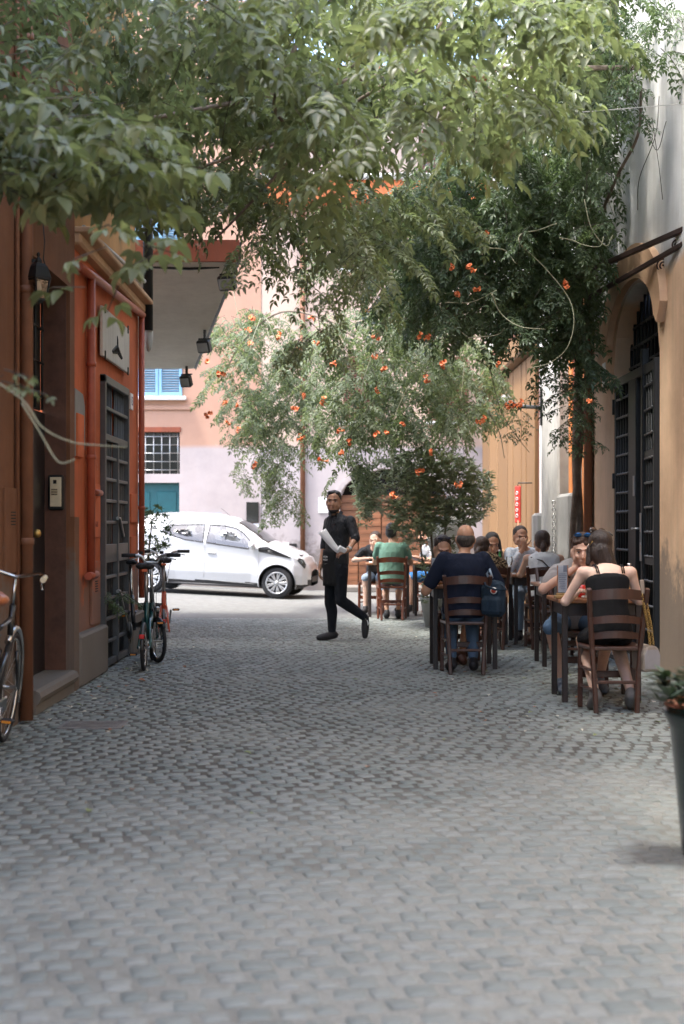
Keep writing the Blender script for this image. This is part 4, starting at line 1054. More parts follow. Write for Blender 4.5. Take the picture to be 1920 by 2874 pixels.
def folding_bike(label, loc, rotz, paint, post_m, steer=0, bar_m='steel', lean=0.0, fold=False):
    """x forward, small wheels"""
    t = thing('folding_bicycle', label, 'bicycle', loc, rotz, 'folding bicycles leaning by the iron gate'); t.rotation_euler = (lean, 0, rotz)
    r = .21; xr, xf = -.5, .5
    spoked_wheel(t, (xr, 0, r), r, (0, 1, 0)); spoked_wheel(t, (xf, 0, r), r, (0, 1, 0))
    MB().tube([(xf - .12, 0, .50), (xf - .2, 0, .42), (-.05, 0, .33), (-.16, 0, .33)], [.024, .026, .026, .022], 10).build('main_tube', paint, t)
    MB().tube([(-.17, 0, .27), (-.235, 0, .62)], .022, 10).build('seat_tube', paint, t)
    MB().tube([(xf - .10, 0, .36), (xf - .14, 0, .58)], .024, 10).build('head_tube', paint, t)
    for s in (-1, 1):
        MB().tube([(xf - .10, s * .03, .40), (xf - .05, s * .045, .33), (xf, s * .045, r)], .011, 8).build('fork_blade', paint, t)
        MB().tube([(-.2, s * .03, .33), (-.3, s * .05, .27), (xr, s * .055, r)], .012, 8).build('chainstay', paint, t)
        MB().tube([(-.21, s * .03, .46), (xr, s * .055, r)], .010, 8).build('seatstay', paint, t)
    MB().tube([(-.215, 0, .52), (-.29, 0, .93)], .016, 10).build('seat_post', post_m, t)
    mb = MB(); mb.ball((-.30, 0, .955), (.12, .075, .03), 14, 8); mb.ball((-.20, 0, .955), (.1, .03, .025), 12, 6); mb.ball((-.36, .04, .955), (.06, .05, .032)); mb.ball((-.36, -.04, .955), (.06, .05, .032))
    s_ = link_mesh('saddle', fuse(mb, .010, 3), M['rubber'], t, True)
    MB().box((-.42, 0, .915), (.012, .05, .025), None, .003).build('rear_lamp', simple('lamp_orange', (.6, .12, .03), .3), s_)
    MB().tube([(-.37, .025, .93), (-.3, .025, .915), (-.2, .02, .93)], .004, 5).build('saddle_rail', M['steel'], s_)
    MB().tube([(xf - .14, 0, .57), (xf - .19, 0, .97)], .015, 10).build('stem', post_m, t)
    hb = MB().tube([(xf - .20, -.27, 1.04), (xf - .19, -.12, 1.04), (xf - .18, -.085, 1.02), (xf - .185, -.06, .97), (xf - .185, .06, .97), (xf - .18, .085, 1.02), (xf - .19, .12, 1.04), (xf - .20, .27, 1.04)], .0125, 8).build('handlebar', M[bar_m], t)
    for s in (-1, 1):
        MB().tube([(xf - .195, s * .15, 1.04), (xf - .203, s * .285, 1.04)], .018, 8).build('grip', M['rubber'], hb)
        MB().tube([(xf - .16, s * .12, 1.03), (xf - .13, s * .17, 1.01), (xf - .13, s * .24, .995)], .006, 5).build('brake_lever', M['steel'], hb)
        MB().tube([(xf - .16, s * .12, 1.03), (xf - .05, s * .08, .95), (xf - .10, s * .02, .65), (xf - .1, s * .03, .42)], .003, 4).build('cable', M['rubber'], hb)
    MB().box((xf - .16, .1, 1.065), (.03, .035, .03), None, .005).build('bell', M['rubber'], hb)
    ch = MB().lathe([(0, -.004), (.085, -.004), (.09, 0), (.085, .004), (0, .004)], (-.17, -.05, .27), 24, Matrix.Rotation(R(90), 3, 'X')).build('chainring', M['steel'], t)
    for s in (-1, 1):
        MB().bar((-.17, s * .06, .27), (-.17 + s * .03, s * .075, .27 - s * .15), .018, .012).build('crank', M['steel'], t)
        pedal(t, (-.17 + s * .03, s * .13, .27 - s * .15), s)
    for c in (xr, xf):
        pts = [(c + (r + .016) * math.cos(a), 0, r + (r + .016) * math.sin(a)) for a in [math.pi * (-.08 + .75 * k / 12 + (.33 if c == xr else .3)) for k in range(13)]]
        MB().tube(pts, .013, 6).build('mudguard', M['grey_iron'], t)
    MB().box((xf - .02, 0, .52), (.05, .05, .05), None, .012).build('front_lamp', M['steel'], t)
    MB().box((xr - .23, 0, .33), (.012, .05, .04), None, .004).build('reflector', simple('rear_red', (.6, .02, .015), .3), t)
    return t
teal = simple('teal_bike_paint', (.008, .07, .068), .3, .2, coat=.6); blk = simple('black_bike_paint', (.012, .014, .016), .3, .2, coat=.6); orng = simple('orange_bike_paint', (.55, .08, .025), .35, coat=.5)
folding_bike('teal folding bicycle seen from behind, nearest the iron gate', (-1.84, 13.55, 0), R(93), teal, M['steel'])
bk = folding_bike('black folding bicycle with bright spoked wheel beside the teal one', (-2.02, 14.25, 0), R(-62), blk, M['chrome'])
folding_bike('bright orange folding bicycle behind the black one', (-1.95, 15.6, 0), R(97), orng, M['steel'])
def city_bike():
    t = thing('city_bicycle', 'old city bicycle with cream grips and tan saddle parked against the ochre wall', 'bicycle', (-2.06, 8.25, 0), R(93)); t.rotation_euler = (R(6), 0, R(93))
    r = .34; xr, xf = -.53, .53
    spoked_wheel(t, (xr, 0, r), r, (0, 1, 0), .017, ns=28); spoked_wheel(t, (xf, 0, r), r, (0, 1, 0), .017, ns=28)
    p = blk
    MB().tube([(-.1, 0, .30), (.38, 0, .62)], .017, 8).build('down_tube', p, t); MB().tube([(-.2, 0, .72), (.36, 0, .78)], .015, 8).build('top_tube', p, t)
    MB().tube([(-.1, 0, .30), (-.23, 0, .82)], .016, 8).build('seat_tube', p, t); MB().tube([(.38, 0, .58), (.345, 0, .86)], .019, 8).build('head_tube', p, t)
    for s in (-1, 1):
        MB().tube([(.38, s * .05, .58), (.43, s * .055, .45), (xf, s * .055, r)], .011, 8).build('fork_blade', p, t)
        MB().tube([(-.1, s * .03, .3), (xr, s * .06, r)], .010, 8).build('chainstay', p, t); MB().tube([(-.21, s * .03, .74), (xr, s * .06, r)], .009, 8).build('seatstay', p, t)
    MB().tube([(-.22, 0, .8), (-.25, 0, .9)], .013, 8).build('seat_post', M['chrome'], t)
    tan = simple('tan_leather', (.42, .13, .04), .4, coat=.3)
    mb = MB(); mb.ball((-.32, 0, .93), (.13, .095, .045), 14, 8); mb.ball((-.18, 0, .94), (.13, .035, .03), 12, 6); link_mesh('saddle', fuse(mb, .01, 3), tan, t, True)
    MB().tube([(.345, 0, .85), (.34, 0, 1.02)], .012, 8).build('stem', M['chrome'], t)
    hb = MB().tube([(.12, -.2, 1.04), (.25, -.19, 1.05), (.36, -.14, 1.06), (.37, 0, 1.03), (.36, .14, 1.06), (.25, .19, 1.05), (.12, .2, 1.04)], .0115, 8).build('handlebar', M['chrome'], t)
    for s in (-1, 1):
        MB().tube([(.24, s * .192, 1.05), (.10, s * .203, 1.04)], .018, 8).build('grip', M['cream_paint'], hb); MB().tube([(.33, s * .15, 1.03), (.22, s * .18, .99), (.13, s * .2, .985)], .006, 5).build('brake_lever', M['chrome'], hb)
    for c, a0, a1 in ((xr, -.12, .85), (xf, .3, 1.12)):
        pts = [(c + (r + .022) * math.cos(a), 0, r + (r + .022) * math.sin(a)) for a in [math.pi * (1 - (a0 + (a1 - a0) * k / 18)) for k in range(19)]]
        MB().tube(pts, .021, 8).build('mudguard', M['chrome'], t)
    MB().tube([(-.3, -.10, .33), (-.28, -.10, .02)], .008, 6).build('kickstand', M['steel'], t)
    MB().box((-.45, 0, .73), (.36, .13, .015), None, .004).build('carrier', M['black_iron'], t)
    MB().box((-.1, -.06, .3), (.4, .02, .09), None, .02).build('chain_guard', p, t)
    for s in (-1, 1):
        MB().bar((-.1, s * .08, .3), (-.1 + s * .14, s * .09, .3 + s * .05), .018, .012).build('crank', M['chrome'], t); pedal(t, (-.1 + s * .14, s * .14, .3 + s * .05), s)
    MB().box((-.905, 0, .55), (.02, .05, .06), None, .008).build('rear_lamp', simple('rear_lamp_red', (.5, .03, .02), .3), t)
city_bike()

# ================================================================== the white hatchback
def lerp_table(tab, x):
    if x <= tab[0][0]: return tab[0][1]
    for (a, b), (c, d) in zip(tab[:-1], tab[1:]):
        if x <= c:
            k = (x - a) / (c - a); return b + (d - b) * (k * k * (3 - 2 * k) * .35 + k * .65)
    return tab[-1][1]
def pip(p, poly):
    x, y = p; c = False; n = len(poly)
    for i in range(n):
        (x1, y1), (x2, y2) = poly[i], poly[(i + 1) % n]
        if (y1 > y) != (y2 > y) and x < (x2 - x1) * (y - y1) / (y2 - y1) + x1: c = not c
    return c
def car():
    t = thing('parked_car', 'small white hatchback parked across the end of the street', 'car', (0, 0, 0))
    top = [(-1.73, .60), (-1.70, .95), (-1.62, 1.02), (-1.52, 1.18), (-1.40, 1.36), (-1.30, 1.405), (-1.0, 1.435), (-.6, 1.455), (-.1, 1.445), (.2, 1.40), (.42, 1.32), (.65, 1.19), (.88, 1.04), (1.05, .955), (1.25, .90), (1.45, .83), (1.6, .74), (1.69, .62), (1.73, .50)]
    bot = [(-1.73, .38), (-1.6, .26), (-1.3, .21), (0, .19), (1.3, .19), (1.6, .20), (1.73, .26)]
    plan = [(-1.73, .60), (-1.66, .70), (-1.5, .765), (-1.1, .80), (0, .807), (1.1, .80), (1.45, .75), (1.6, .67), (1.69, .56), (1.73, .42)]
    belt = [(-1.7, 1.02), (-1.2, 1.06), (-.8, .985), (-.15, .935), (.6, .865), (.9, .88), (1.2, .9)]
    def width(x, z):
        w0 = lerp_table(plan, x); zb = lerp_table(belt, x); zt = lerp_table(top, x)
        s = .93 + .07 * min(1, (z - .18) / .25) if z < .43 else 1.0
        if .6 < z < zb: s *= 1 - .018 * math.sin((z - .6) / max(.05, zb - .6) * math.pi)   # waist crease
        w_ = w0 * s
        if z > zb: w_ = w0 * (1 - .34 * ((z - zb) / .48) ** 1.15)
        k = (z - (zt - .09)) / .09
        if k > 0: w_ *= 1 - .16 * k * k
        for xc in (-1.17, 1.17):   # wheel arch flare
            d = math.hypot(x - xc, z - .285)
            if d < .48: w_ += .022 * max(0, 1 - abs(d - .35) / .13)
        return w_
    cv = lambda cx, cy: ((cx - 1215) / 426 + 1.17, (835 - cy) / 426 - (1.17 - ((cx - 1215) / 426 + 1.17)) * .045)
    win_f = [cv(*q) for q in ((662, 272), (655, 405), (985, 452), (1012, 412), (935, 335), (870, 297), (780, 276))]
    win_r = [cv(*q) for q in ((296, 318), (352, 270), (622, 266), (628, 402), (480, 380), (380, 350))]
    xs = list(np.linspace(-1.73, 1.73, 174)); ns, nr = 58, 12
    V, F, MI = [], [], []
    rows = []
    for x in xs:
        zb_, zt = lerp_table(bot, x), lerp_table(top, x); ring = []
        for i in range(ns + 1):
            z = zb_ + (zt - zb_) * i / ns; ring.append((x, width(x, z), z))
        ye = ring[-1][1]
        for i in range(1, nr + 1):
            u = 1 - i / nr; ring.append((x, ye * u, zt + .035 * (1 - u * u)))
        rows.append(ring)
    NR = ns + nr + 1
    for side in (-1, 1):
        b = len(V)
        for ring in rows: V += [(x, side * y, z) for x, y, z in ring]
        for i in range(len(xs) - 1):
            for j in range(NR - 1):
                q = (b + i * NR + j, b + (i + 1) * NR + j, b + (i + 1) * NR + j + 1, b + i * NR + j + 1)
                cx = (V[q[0]][0] + V[q[1]][0]) / 2; cz = (V[q[0]][2] + V[q[2]][2]) / 2
                if j < ns and (pip((cx, cz), win_f) or pip((cx, cz), win_r)): continue
                if j < ns - 6 and any(math.hypot(cx - xc, cz - .285) < .335 for xc in (-1.17, 1.17)): continue
                mi = 0
                if j >= ns - 1 and .38 < cx < .98: mi = 1
                if j >= ns - 1 and -1.58 < cx < -1.42: mi = 1
                if cz < .27 or (cx > 1.68 and cz < .36 and j < ns - 4): mi = 2
                F.append(q if side > 0 else q[::-1]); MI.append(mi)
        e = [b + i * NR for i in range(len(xs))]
    nb = len(rows)
    me = bpy.data.meshes.new('body'); me.from_pydata(V, [], F)
    paint = simple('white_car_paint', (.56, .57, .58), .3, 0, .02, coat=1.0); dglass = simple('dark_glass', (.015, .02, .022), .05); trim = simple('black_trim', (.02, .02, .021), .5)
    me.polygons.foreach_set('material_index', MI)
    bm = bmesh.new(); bm.from_mesh(me); bmesh.ops.remove_doubles(bm, verts=bm.verts, dist=.0008); bmesh.ops.recalc_face_normals(bm, faces=bm.faces); bm.to_mesh(me); bm.free()
    body = link_mesh('body', me, [paint, dglass, trim], t, True)
    mb = MB(); mb.box((0, 0, .24), (2.9, 1.3, .06)); mb.box((1.2, 0, .55), (.7, 1.1, .5)); mb.box((-1.35, 0, .6), (.4, 1.1, .55)); mb.build('floor_pan', trim, t)
    cg = glassy('car_glass', (.62, .68, .68), .5)
    def patch(poly, side, name, m, off=.004):
        cx = sum(p[0] for p in poly) / len(poly); cz = sum(p[1] for p in poly) / len(poly); V = []; F = []; n = len(poly); dense = []
        for i in range(n):
            a, b = poly[i], poly[(i + 1) % n]
            for k in range(4): dense.append((a[0] + (b[0] - a[0]) * k / 4, a[1] + (b[1] - a[1]) * k / 4))
        n = len(dense); R_ = 4
        for r in range(1, R_ + 1):
            for (x, z) in dense:
                X, Z = cx + (x - cx) * r / R_, cz + (z - cz) * r / R_; V.append((X, side * (width(X, Z) + off), Z))
        c = len(V); V.append((cx, side * (width(cx, cz) + off), cz))
        for i in range(n): F.append((i, (i + 1) % n, c))
        for r in range(R_ - 1):
            for i in range(n): F.append((r * n + i, r * n + (i + 1) % n, (r + 1) * n + (i + 1) % n, (r + 1) * n + i))
        o = link_mesh(name, np_mesh2(V, F), m, t, True)
        edge = [(x, side * (width(x, z) + .004), z) for x, z in dense]
        MB().tube(edge, .012, 5, closed=True).build('window_seal', trim, o)
        return o
    def np_mesh2(V, F):
        me = bpy.data.meshes.new('patch'); me.from_pydata(V, [], F); return me
    for s in (-1, 1):
        patch(win_f, s, 'side_window', cg); patch(win_r, s, 'side_window', cg)
        # seams: door lines on the surface
        for line in ([(cv(645, y)) for y in range(410, 690, 20)], [cv(1068, y) for y in range(470, 740, 20)] , [cv(x, 688 + (x - 645) * .085) for x in range(645, 1060, 20)], [cv(x, 735 + (x - 440) * .06) for x in range(440, 1080, 20)]):
            MB().tube([(x, s * (width(x, z) + .0005), z) for x, z in line], .0045, 4).build('door_seam', M['enclosure'], body)
        hx, hz = cv(700, 482); MB().box((hx, s * (width(hx, hz) + .018), hz), (.17, .03, .03), None, .012).build('door_handle', paint, t)
        hx, hz = cv(300, 440); MB().box((hx, s * (width(hx, hz) + .018), hz), (.14, .03, .03), None, .012).build('door_handle', paint, t)
        mx, mz = cv(1020, 428); mb = MB(); mb.ball((mx, s * (width(mx, mz) + .10), mz), (.06, .10, .075), 14, 10); mb.bar((mx - .02, s * (width(mx, mz)), mz - .03), (mx, s * (width(mx, mz) + .07), mz - .03), .04); mb.build('wing_mirror', paint, t)
        patch([cv(1365, 540), cv(1415, 600), cv(1418, 575), cv(1400, 540), cv(1372, 528)], s, 'headlight', simple('headlight_dark', (.05, .06, .06), .08), .006)
        patch([cv(1068, 445), cv(1068, 470), cv(1310, 522), cv(1215, 480), cv(1130, 440)], s, 'windscreen_trim', trim, .005)
        for xc in (-1.17, 1.17):
            arc = [(xc + .338 * math.cos(a), s * (width(xc + .338 * math.cos(a), .285 + .338 * math.sin(a)) + .002), .285 + .338 * math.sin(a)) for a in [math.pi * (-.08 + 1.16 * k / 30) for k in range(31)]]
            MB().tube(arc, .012, 6).build('arch_lip', paint, body)
            cyl = [(xc + .345 * math.cos(a), .285 + .345 * math.sin(a)) for a in [math.pi * (-.1 + 1.2 * k / 16) for k in range(17)]]
            mb = MB(); mb.add([(x, s * .78, z) for x, z in cyl] + [(x, s * .45, z) for x, z in cyl], [(k, k + 1, 18 + k, 17 + k) for k in range(16)])
            mb.add([(x, s * .45, z) for x, z in cyl], [tuple(range(17))]); mb.build('arch_liner', trim, t)
            w_ = MB().lathe([(.19, -.085), (.255, -.09), (.278, -.07), (.285, -.03), (.285, .03), (.278, .07), (.255, .09), (.19, .085)], (xc, s * .70, .285), 36, Matrix.Rotation(R(90), 3, 'X')).build('wheel', M['rubber'], t)
            rm = simple('wheel_trim_silver', (.5, .51, .52), .3, .6)
            MB().lathe([(.0, -.03), (.19, -.03), (.2, .04 * s), (.195, -.09 * -s)], (xc, s * .70, .285), 30, Matrix.Rotation(R(90), 3, 'X')).build('rim', M['grey_iron'], w_)
            for k in range(9):
                a = 2 * math.pi * k / 9
                for da in (-.13, .13):
                    MB().bar((xc + .04 * math.cos(a), s * .782, .285 + .04 * math.sin(a)), (xc + .185 * math.cos(a + da), s * .785, .285 + .185 * math.sin(a + da)), .026, .012, up=(0, 1, 0), bev=.003).build('spoke', rm, w_)
            MB().torus((xc, s * .783, .285), .188, .014, (0, 1, 0), 32, 6).build('trim_ring', rm, w_)
            MB().lathe([(0, .02), (.035, .015), (.04, 0)], (xc, s * .78, .285), 14, Matrix.Rotation(R(-90 * s), 3, 'X')).build('hub_cap', rm, w_)
    for y in (-.36, .36):   # seats
        mb = MB(); mb.box((-.05, y, .62), (.5, .46, .16), None, .05); mb.box((-.32, y, .85), (.14, .44, .5), (0, R(-14), 0), .05); mb.box((-.40, y, 1.17), (.09, .26, .14), None, .04)
        link_mesh('seat', mb.mesh('seat'), trim, t)
    MB().box((-1.0, 0, .78), (.14, 1.1, .46), (0, R(-14), 0), .05).build('rear_seat', trim, t)
    MB().torus((.36, .36, .87), .17, .014, (1, 0, .5), 24, 6).build('steering_wheel', trim, t); MB().box((.68, 0, .78), (.35, 1.25, .16), None, .05).build('dashboard', trim, t)
    for s in (-1, 1): MB().box((-1.56, s * .67, .98), (.1, .12, .28), (0, R(-18), 0), .03).build('tail_lamp', simple('tail_red', (.55, .03, .015), .2, coat=.6), t)
    MB().tube([(.12, 0, 1.43), (-.08, 0, 1.58)], .004, 5).build('aerial', trim, t)
    MB().box((1.715, 0, .36), (.04, .6, .10), None, .01).build('grille', trim, t); MB().box((-1.74, 0, .55), (.02, .5, .11), None, .004).build('number_plate', M['white_paint'], t)
    MB().tube([(-.95, -.76, .20), (.95, -.76, .20)], .02, 6).build('sill', trim, t)
    yaw = R(-8); f = Vector((math.cos(yaw), math.sin(yaw)))
    fx, fy = at(792, 1644, 25.5).x, 25.5 + .75
    ox, oy = fx - 1.17 * f.x, fy - 1.17 * f.y
    zf, zr = ground_h(fx, fy), ground_h(ox - 1.17 * f.x, oy - 1.17 * f.y)
    t.location = (ox, oy, (zf + zr) / 2); t.rotation_euler = Euler((0, math.asin((zr - zf) / 2.34), yaw), 'XYZ')
car()

# ================================================================== the green planter
def planter():
    t = thing('glazed_planter', 'tall glossy dark green planter holding a terracotta pot of foliage', 'planter', (1.59, 5.75, 0))
    gm = simple('green_glaze', (.003, .018, .015), .22, coat=.3)
    MB().lathe([(0, 0), (.20, 0), (.215, .02), (.235, .25), (.262, .52), (.285, .57), (.29, .61), (.265, .615), (.25, .56), (.2, .5), (0, .5)], n=32).build('pot', gm, t)
    MB().lathe([(.0, .45), (.15, .45), (.195, .60), (.21, .60), (.21, .645), (.18, .645), (.165, .6), (0, .6)], n=28, M=Matrix.Rotation(R(-7), 3, 'Y')).build('terracotta_pot', simple('terracotta', (.48, .19, .11), .8, bmp=.2), t)
    return t
PLANTER = planter()
# ================================================================== foliage
def leaflet(L, W, curl=.12, fold=.18):
    """folded blade along +x: 7 points, 6 triangles"""
    V = np.array([(0, 0, 0), (.28, .42, fold), (.62, .36, fold), (1, 0, -curl), (.62, -.36, fold), (.28, -.42, fold), (.45, 0, 0)]) * np.array([L, W, W])
    V[:, 2] -= curl * L * (V[:, 0] / L) ** 2
    F = np.array([(0, 5, 6), (5, 4, 6), (4, 3, 6), (3, 2, 6), (2, 1, 6), (1, 0, 6)])
    return V, F
def rot_to(V, p, d, n):
    d = np.array(d, float); d /= np.linalg.norm(d); n = np.array(n, float); n -= d * n.dot(d); n /= np.linalg.norm(n)
    s = np.cross(n, d); return V[:, :1] * d + V[:, 1:2] * s + V[:, 2:] * n + np.array(p)
def pinnate(rng, pairs=4, wid=.5):
    """compound leaf, unit rachis length along +x, normal +z"""
    Vs, Fs, o = [], [], 0
    for k in range(pairs):
        t = .22 + .66 * k / max(1, pairs - 1); L = .34 * (1 - .25 * abs(k - pairs * .45) / pairs) * rng.uniform(.85, 1.1)
        for s in (-1, 1):
            v, f = leaflet(L, L * wid, rng.uniform(.05, .25), rng.uniform(.1, .25)); a = rng.uniform(.8, 1.15)
            d = (math.cos(a), s * math.sin(a), rng.uniform(-.45, .05)); n = (rng.uniform(-.3, .3), rng.uniform(-.35, .35), 1)
            Vs.append(rot_to(v, (t, 0, -.25 * t * t), d, n)); Fs.append(f + o); o += 7
    v, f = leaflet(.36, .36 * wid, .2); Vs.append(rot_to(v, (.92, 0, -.22), (1, rng.uniform(-.2, .2), -.35), (.2, .1, 1))); Fs.append(f + o); o += 7
    r = .008; Vs.append(np.array([(0, r, 0), (0, -r, 0), (.5, -r, -.06), (.5, r, -.06), (.95, 0, -.23)])); Fs.append(np.array([(0, 1, 2), (0, 2, 3), (3, 2, 4)]) + o)
    return np.vstack(Vs), np.vstack(Fs)
def trifoliate(rng):
    Vs, Fs, o = [], [], 0
    for a, L, x in ((0, .62, .42), (1.0, .52, .36), (-1.0, .52, .36)):
        v, f = leaflet(L, L * .58, rng.uniform(.05, .25), rng.uniform(.05, .2)); d = (math.cos(a), math.sin(a), rng.uniform(-.5, 0))
        Vs.append(rot_to(v, (x, 0, -.05), d, (rng.uniform(-.3, .3), rng.uniform(-.3, .3), 1))); Fs.append(f + o); o += 7
    r = .010; Vs.append(np.array([(0, r, 0), (0, -r, 0), (.42, 0, -.05)])); Fs.append(np.array([(0, 1, 2)]) + o)
    return np.vstack(Vs), np.vstack(Fs)
def whorl(rng, n=7):
    Vs, Fs, o = [], [], 0
    for k in range(n):
        a = 2 * math.pi * k / n + rng.uniform(-.3, .3); v, f = leaflet(rng.uniform(.7, 1), .30, rng.uniform(0, .2), .1)
        e = rng.uniform(-.3, .7); d = (math.cos(e) * math.cos(a) + .5, math.cos(e) * math.sin(a), math.sin(e))
        Vs.append(rot_to(v, (0, 0, 0), d, (-.2 * math.cos(a), -.2 * math.sin(a), 1))); Fs.append(f + o); o += 7
    return np.vstack(Vs), np.vstack(Fs)
lr = random.Random(11)
PIN = [pinnate(lr, 4 if k % 2 else 3, .5) for k in range(6)]; TRI = [trifoliate(lr) for k in range(6)]; WHO = [whorl(lr) for k in range(5)]
def emit_leaves(parent, leaves, variants, mat, n_single, name='leaf'):
    """leaves: list (p, d, n, s); the largest in view become objects, the rest one mesh"""
    lv = sorted(leaves, key=lambda l: l[0][1] / l[3])
    vis = [l for l in lv if abs(l[0][0]) < .235 * l[0][1] and l[0][2] < CAMZ + .362 * l[0][1]]
    single = set(id(l) for l in vis[:n_single])
    mes = []
    for v, f in variants:
        m_ = np_mesh(name, v, f); m_.materials.append(mat); mes.append(m_)
    by = [[] for _ in variants]; rng = random.Random(9); inv = parent.matrix_world.inverted()
    T = Vector(parent.location)
    for l in lv:
        k = rng.randrange(len(variants)); d = Vector(l[1]).normalized(); n = Vector(l[2]); n = (n - d * n.dot(d)).normalized(); s = n.cross(d)
        if id(l) in single:
            o = bpy.data.objects.new(name, mes[k]); COL.objects.link(o); o.parent = parent
            Mx = Matrix((d, s, n)).transposed().to_4x4(); Mx = Matrix.Translation(Vector(l[0]) - T) @ Mx @ Matrix.Scale(l[3], 4); o.matrix_local = Mx
        else: by[k].append((l[0], d, s, n, l[3]))
    Vs, Fs, off = [], [], 0
    for k, (v, f) in enumerate(variants):
        if not by[k]: continue
        p = np.array([tuple(b[0]) for b in by[k]]) - np.array(T); d = np.array([tuple(b[1]) for b in by[k]]); s = np.array([tuple(b[2]) for b in by[k]]); n = np.array([tuple(b[3]) for b in by[k]]); sc = np.array([b[4] for b in by[k]])
        W = p[:, None, :] + sc[:, None, None] * (v[None, :, 0:1] * d[:, None, :] + v[None, :, 1:2] * s[:, None, :] + v[None, :, 2:3] * n[:, None, :])
        m_ = len(by[k]); Vs.append(W.reshape(-1, 3)); Fs.append((f[None] + (np.arange(m_) * len(v))[:, None, None]).reshape(-1, 3) + off); off += m_ * len(v)
    if not Vs: return
    o = link_mesh('foliage', np_mesh('foliage', np.vstack(Vs), np.vstack(Fs)), mat, parent); tag(o, kind='stuff')
def poly_points(poly, n, rng):
    x0, x1 = min(p[0] for p in poly), max(p[0] for p in poly); y0, y1 = min(p[1] for p in poly), max(p[1] for p in poly); out = []
    while len(out) < n:
        p = (rng.uniform(x0, x1), rng.uniform(y0, y1))
        if pip(p, poly): out.append(p)
    return out
def sprays(poly, n, Y, rng, size, twigs, length=(.25, .55), droop=.5, up=.8, per=.055):
    """hanging shoots with paired compound leaves"""
    L = []
    for (px, py) in poly_points(poly, n, rng):
        c = at(px, py, rng.uniform(*Y)); a = rng.uniform(0, 2 * math.pi)
        h = Vector((math.cos(a), math.sin(a) * .8, rng.uniform(-.5, .25))).normalized(); ln = rng.uniform(*length); k = int(ln / per); pts = [c]
        d = h.copy(); p = c.copy()
        for i in range(k):
            d = (d + Vector((rng.uniform(-.15, .15), rng.uniform(-.15, .15), -droop * .18))).normalized(); p = p + d * per; pts.append(p.copy())
            side = d.cross(Vector((0, 0, 1)));
            side = side.normalized() if side.length > .1 else Vector((1, 0, 0))
            for s in (-1, 1):
                if rng.random() < .12: continue
                ld = (d * .45 + side * s * rng.uniform(.6, 1.1) + Vector((0, 0, rng.uniform(-.55, .1)))).normalized()
                nn = Vector((rng.gauss(0, 1 - up), rng.gauss(0, 1 - up), 1.0)).normalized()
                L.append((p.copy(), ld, nn, size * rng.uniform(.7, 1.2)))
        twigs.append(pts)
    return L
def emit_twigs(parent, twigs, mat, r=.0035):
    mb = MB(); T = Vector(parent.location)
    for pts in twigs: mb.tube([p - T for p in pts[::2] + [pts[-1]]], r, 3, caps=False)
    me = bpy.data.meshes.new('twigs'); me.from_pydata(mb.v, [], mb.f); o = link_mesh('twigs', me, mat, parent); tag(o, kind='stuff')
def spline(pts, n=6):
    out = []; P = [Vector(p) for p in pts]; P = [P[0] * 2 - P[1]] + P + [P[-1] * 2 - P[-2]]
    for i in range(1, len(P) - 2):
        for k in range(n):
            t = k / n; a, b, c, d = P[i - 1], P[i], P[i + 1], P[i + 2]
            out.append(.5 * ((2 * b) + (c - a) * t + (2 * a - 5 * b + 4 * c - d) * t * t + (3 * b - a - 3 * c + d) * t ** 3))
    out.append(P[-2]); return out
def stem(parent, pts, r, mat, name='stem'):
    T = Vector(parent.location); q = [p - T for p in spline(pts)]; n = len(q)
    r0, r1 = (r if isinstance(r, tuple) else (r, r)); MB().tube(q, [r0 + (r1 - r0) * i / (n - 1) for i in range(n)], 7).build(name, mat, parent)
M['vine_near'] = leafmat('vine_leaf_near', (.150, .190, .112), .45, .36, .5)
M['vine_dark'] = leafmat('vine_leaf_dark', (.100, .150, .088), .38, .38, .35)
M['vine_far'] = leafmat('vine_leaf_far', (.135, .178, .112), .42, .5, .35)
M['laurel'] = leafmat('laurel_leaf', (.22, .27, .20), .25, .26, .4)
M['bark'] = simple('vine_bark', (.15, .115, .085), .85, bmp=.6, bscale=30, var=.4); M['pale_stem'] = simple('pale_vine_shoot', (.30, .30, .20), .7, var=.2); M['dark_stem'] = simple('dark_vine_shoot', (.06, .05, .035), .8)
rg = random.Random(21)
# ------------------------------------------------------------------ canopy over the street
v1 = thing('canopy_vine', 'leafy green climber arching over the whole street', 'vine', (0, 9, 4)); bpy.context.view_layer.update()
tw = []; L = []
top = [(-80, -160), (1650, -160), (1640, 120), (1500, 240), (1250, 360), (950, 400), (780, 440), (560, 470), (430, 480), (300, 430), (150, 380), (-80, 330)]
L += sprays(top, 100, (6.8, 10.0), rg, .27, tw, (.3, .6), .4, .72, .06)
L += sprays(top, 150, (9.5, 13.5), rg, .31, tw, (.3, .7), .4, .72, .06)
L += sprays([(-80, -120), (1250, -120), (1150, 330), (900, 420), (420, 480), (-80, 360)], 60, (12.0, 16.0), rg, .33, tw, (.3, .7), .4, .72, .065)
L += sprays([(430, 440), (760, 430), (1000, 500), (1010, 600), (960, 660), (860, 570), (760, 630), (650, 570), (520, 530)], 26, (9.0, 11.5), rg, .18, tw, (.3, .55), 1.0, .6, .06)
L += sprays([(760, 560), (1130, 470), (1250, 520), (1100, 700), (960, 680), (860, 600)], 26, (10.0, 13.0), rg, .19, tw, (.3, .6), .8, .65, .06)
for x, y0, y1 in ((870, 760, 960), (700, 600, 770), (1010, 700, 800)):
    L += sprays([(x - 25, y0), (x + 25, y0), (x + 30, y1), (x - 10, y1)], 9, (8.6, 9.4), rg, .13, tw, (.2, .35), 1.5, .4, .06)
emit_leaves(v1, L, PIN, M['vine_near'], 150)
L = []
left = [(-80, 260), (180, 260), (380, 340), (450, 450), (440, 540), (390, 590), (310, 540), (230, 470), (120, 430), (-80, 420)]
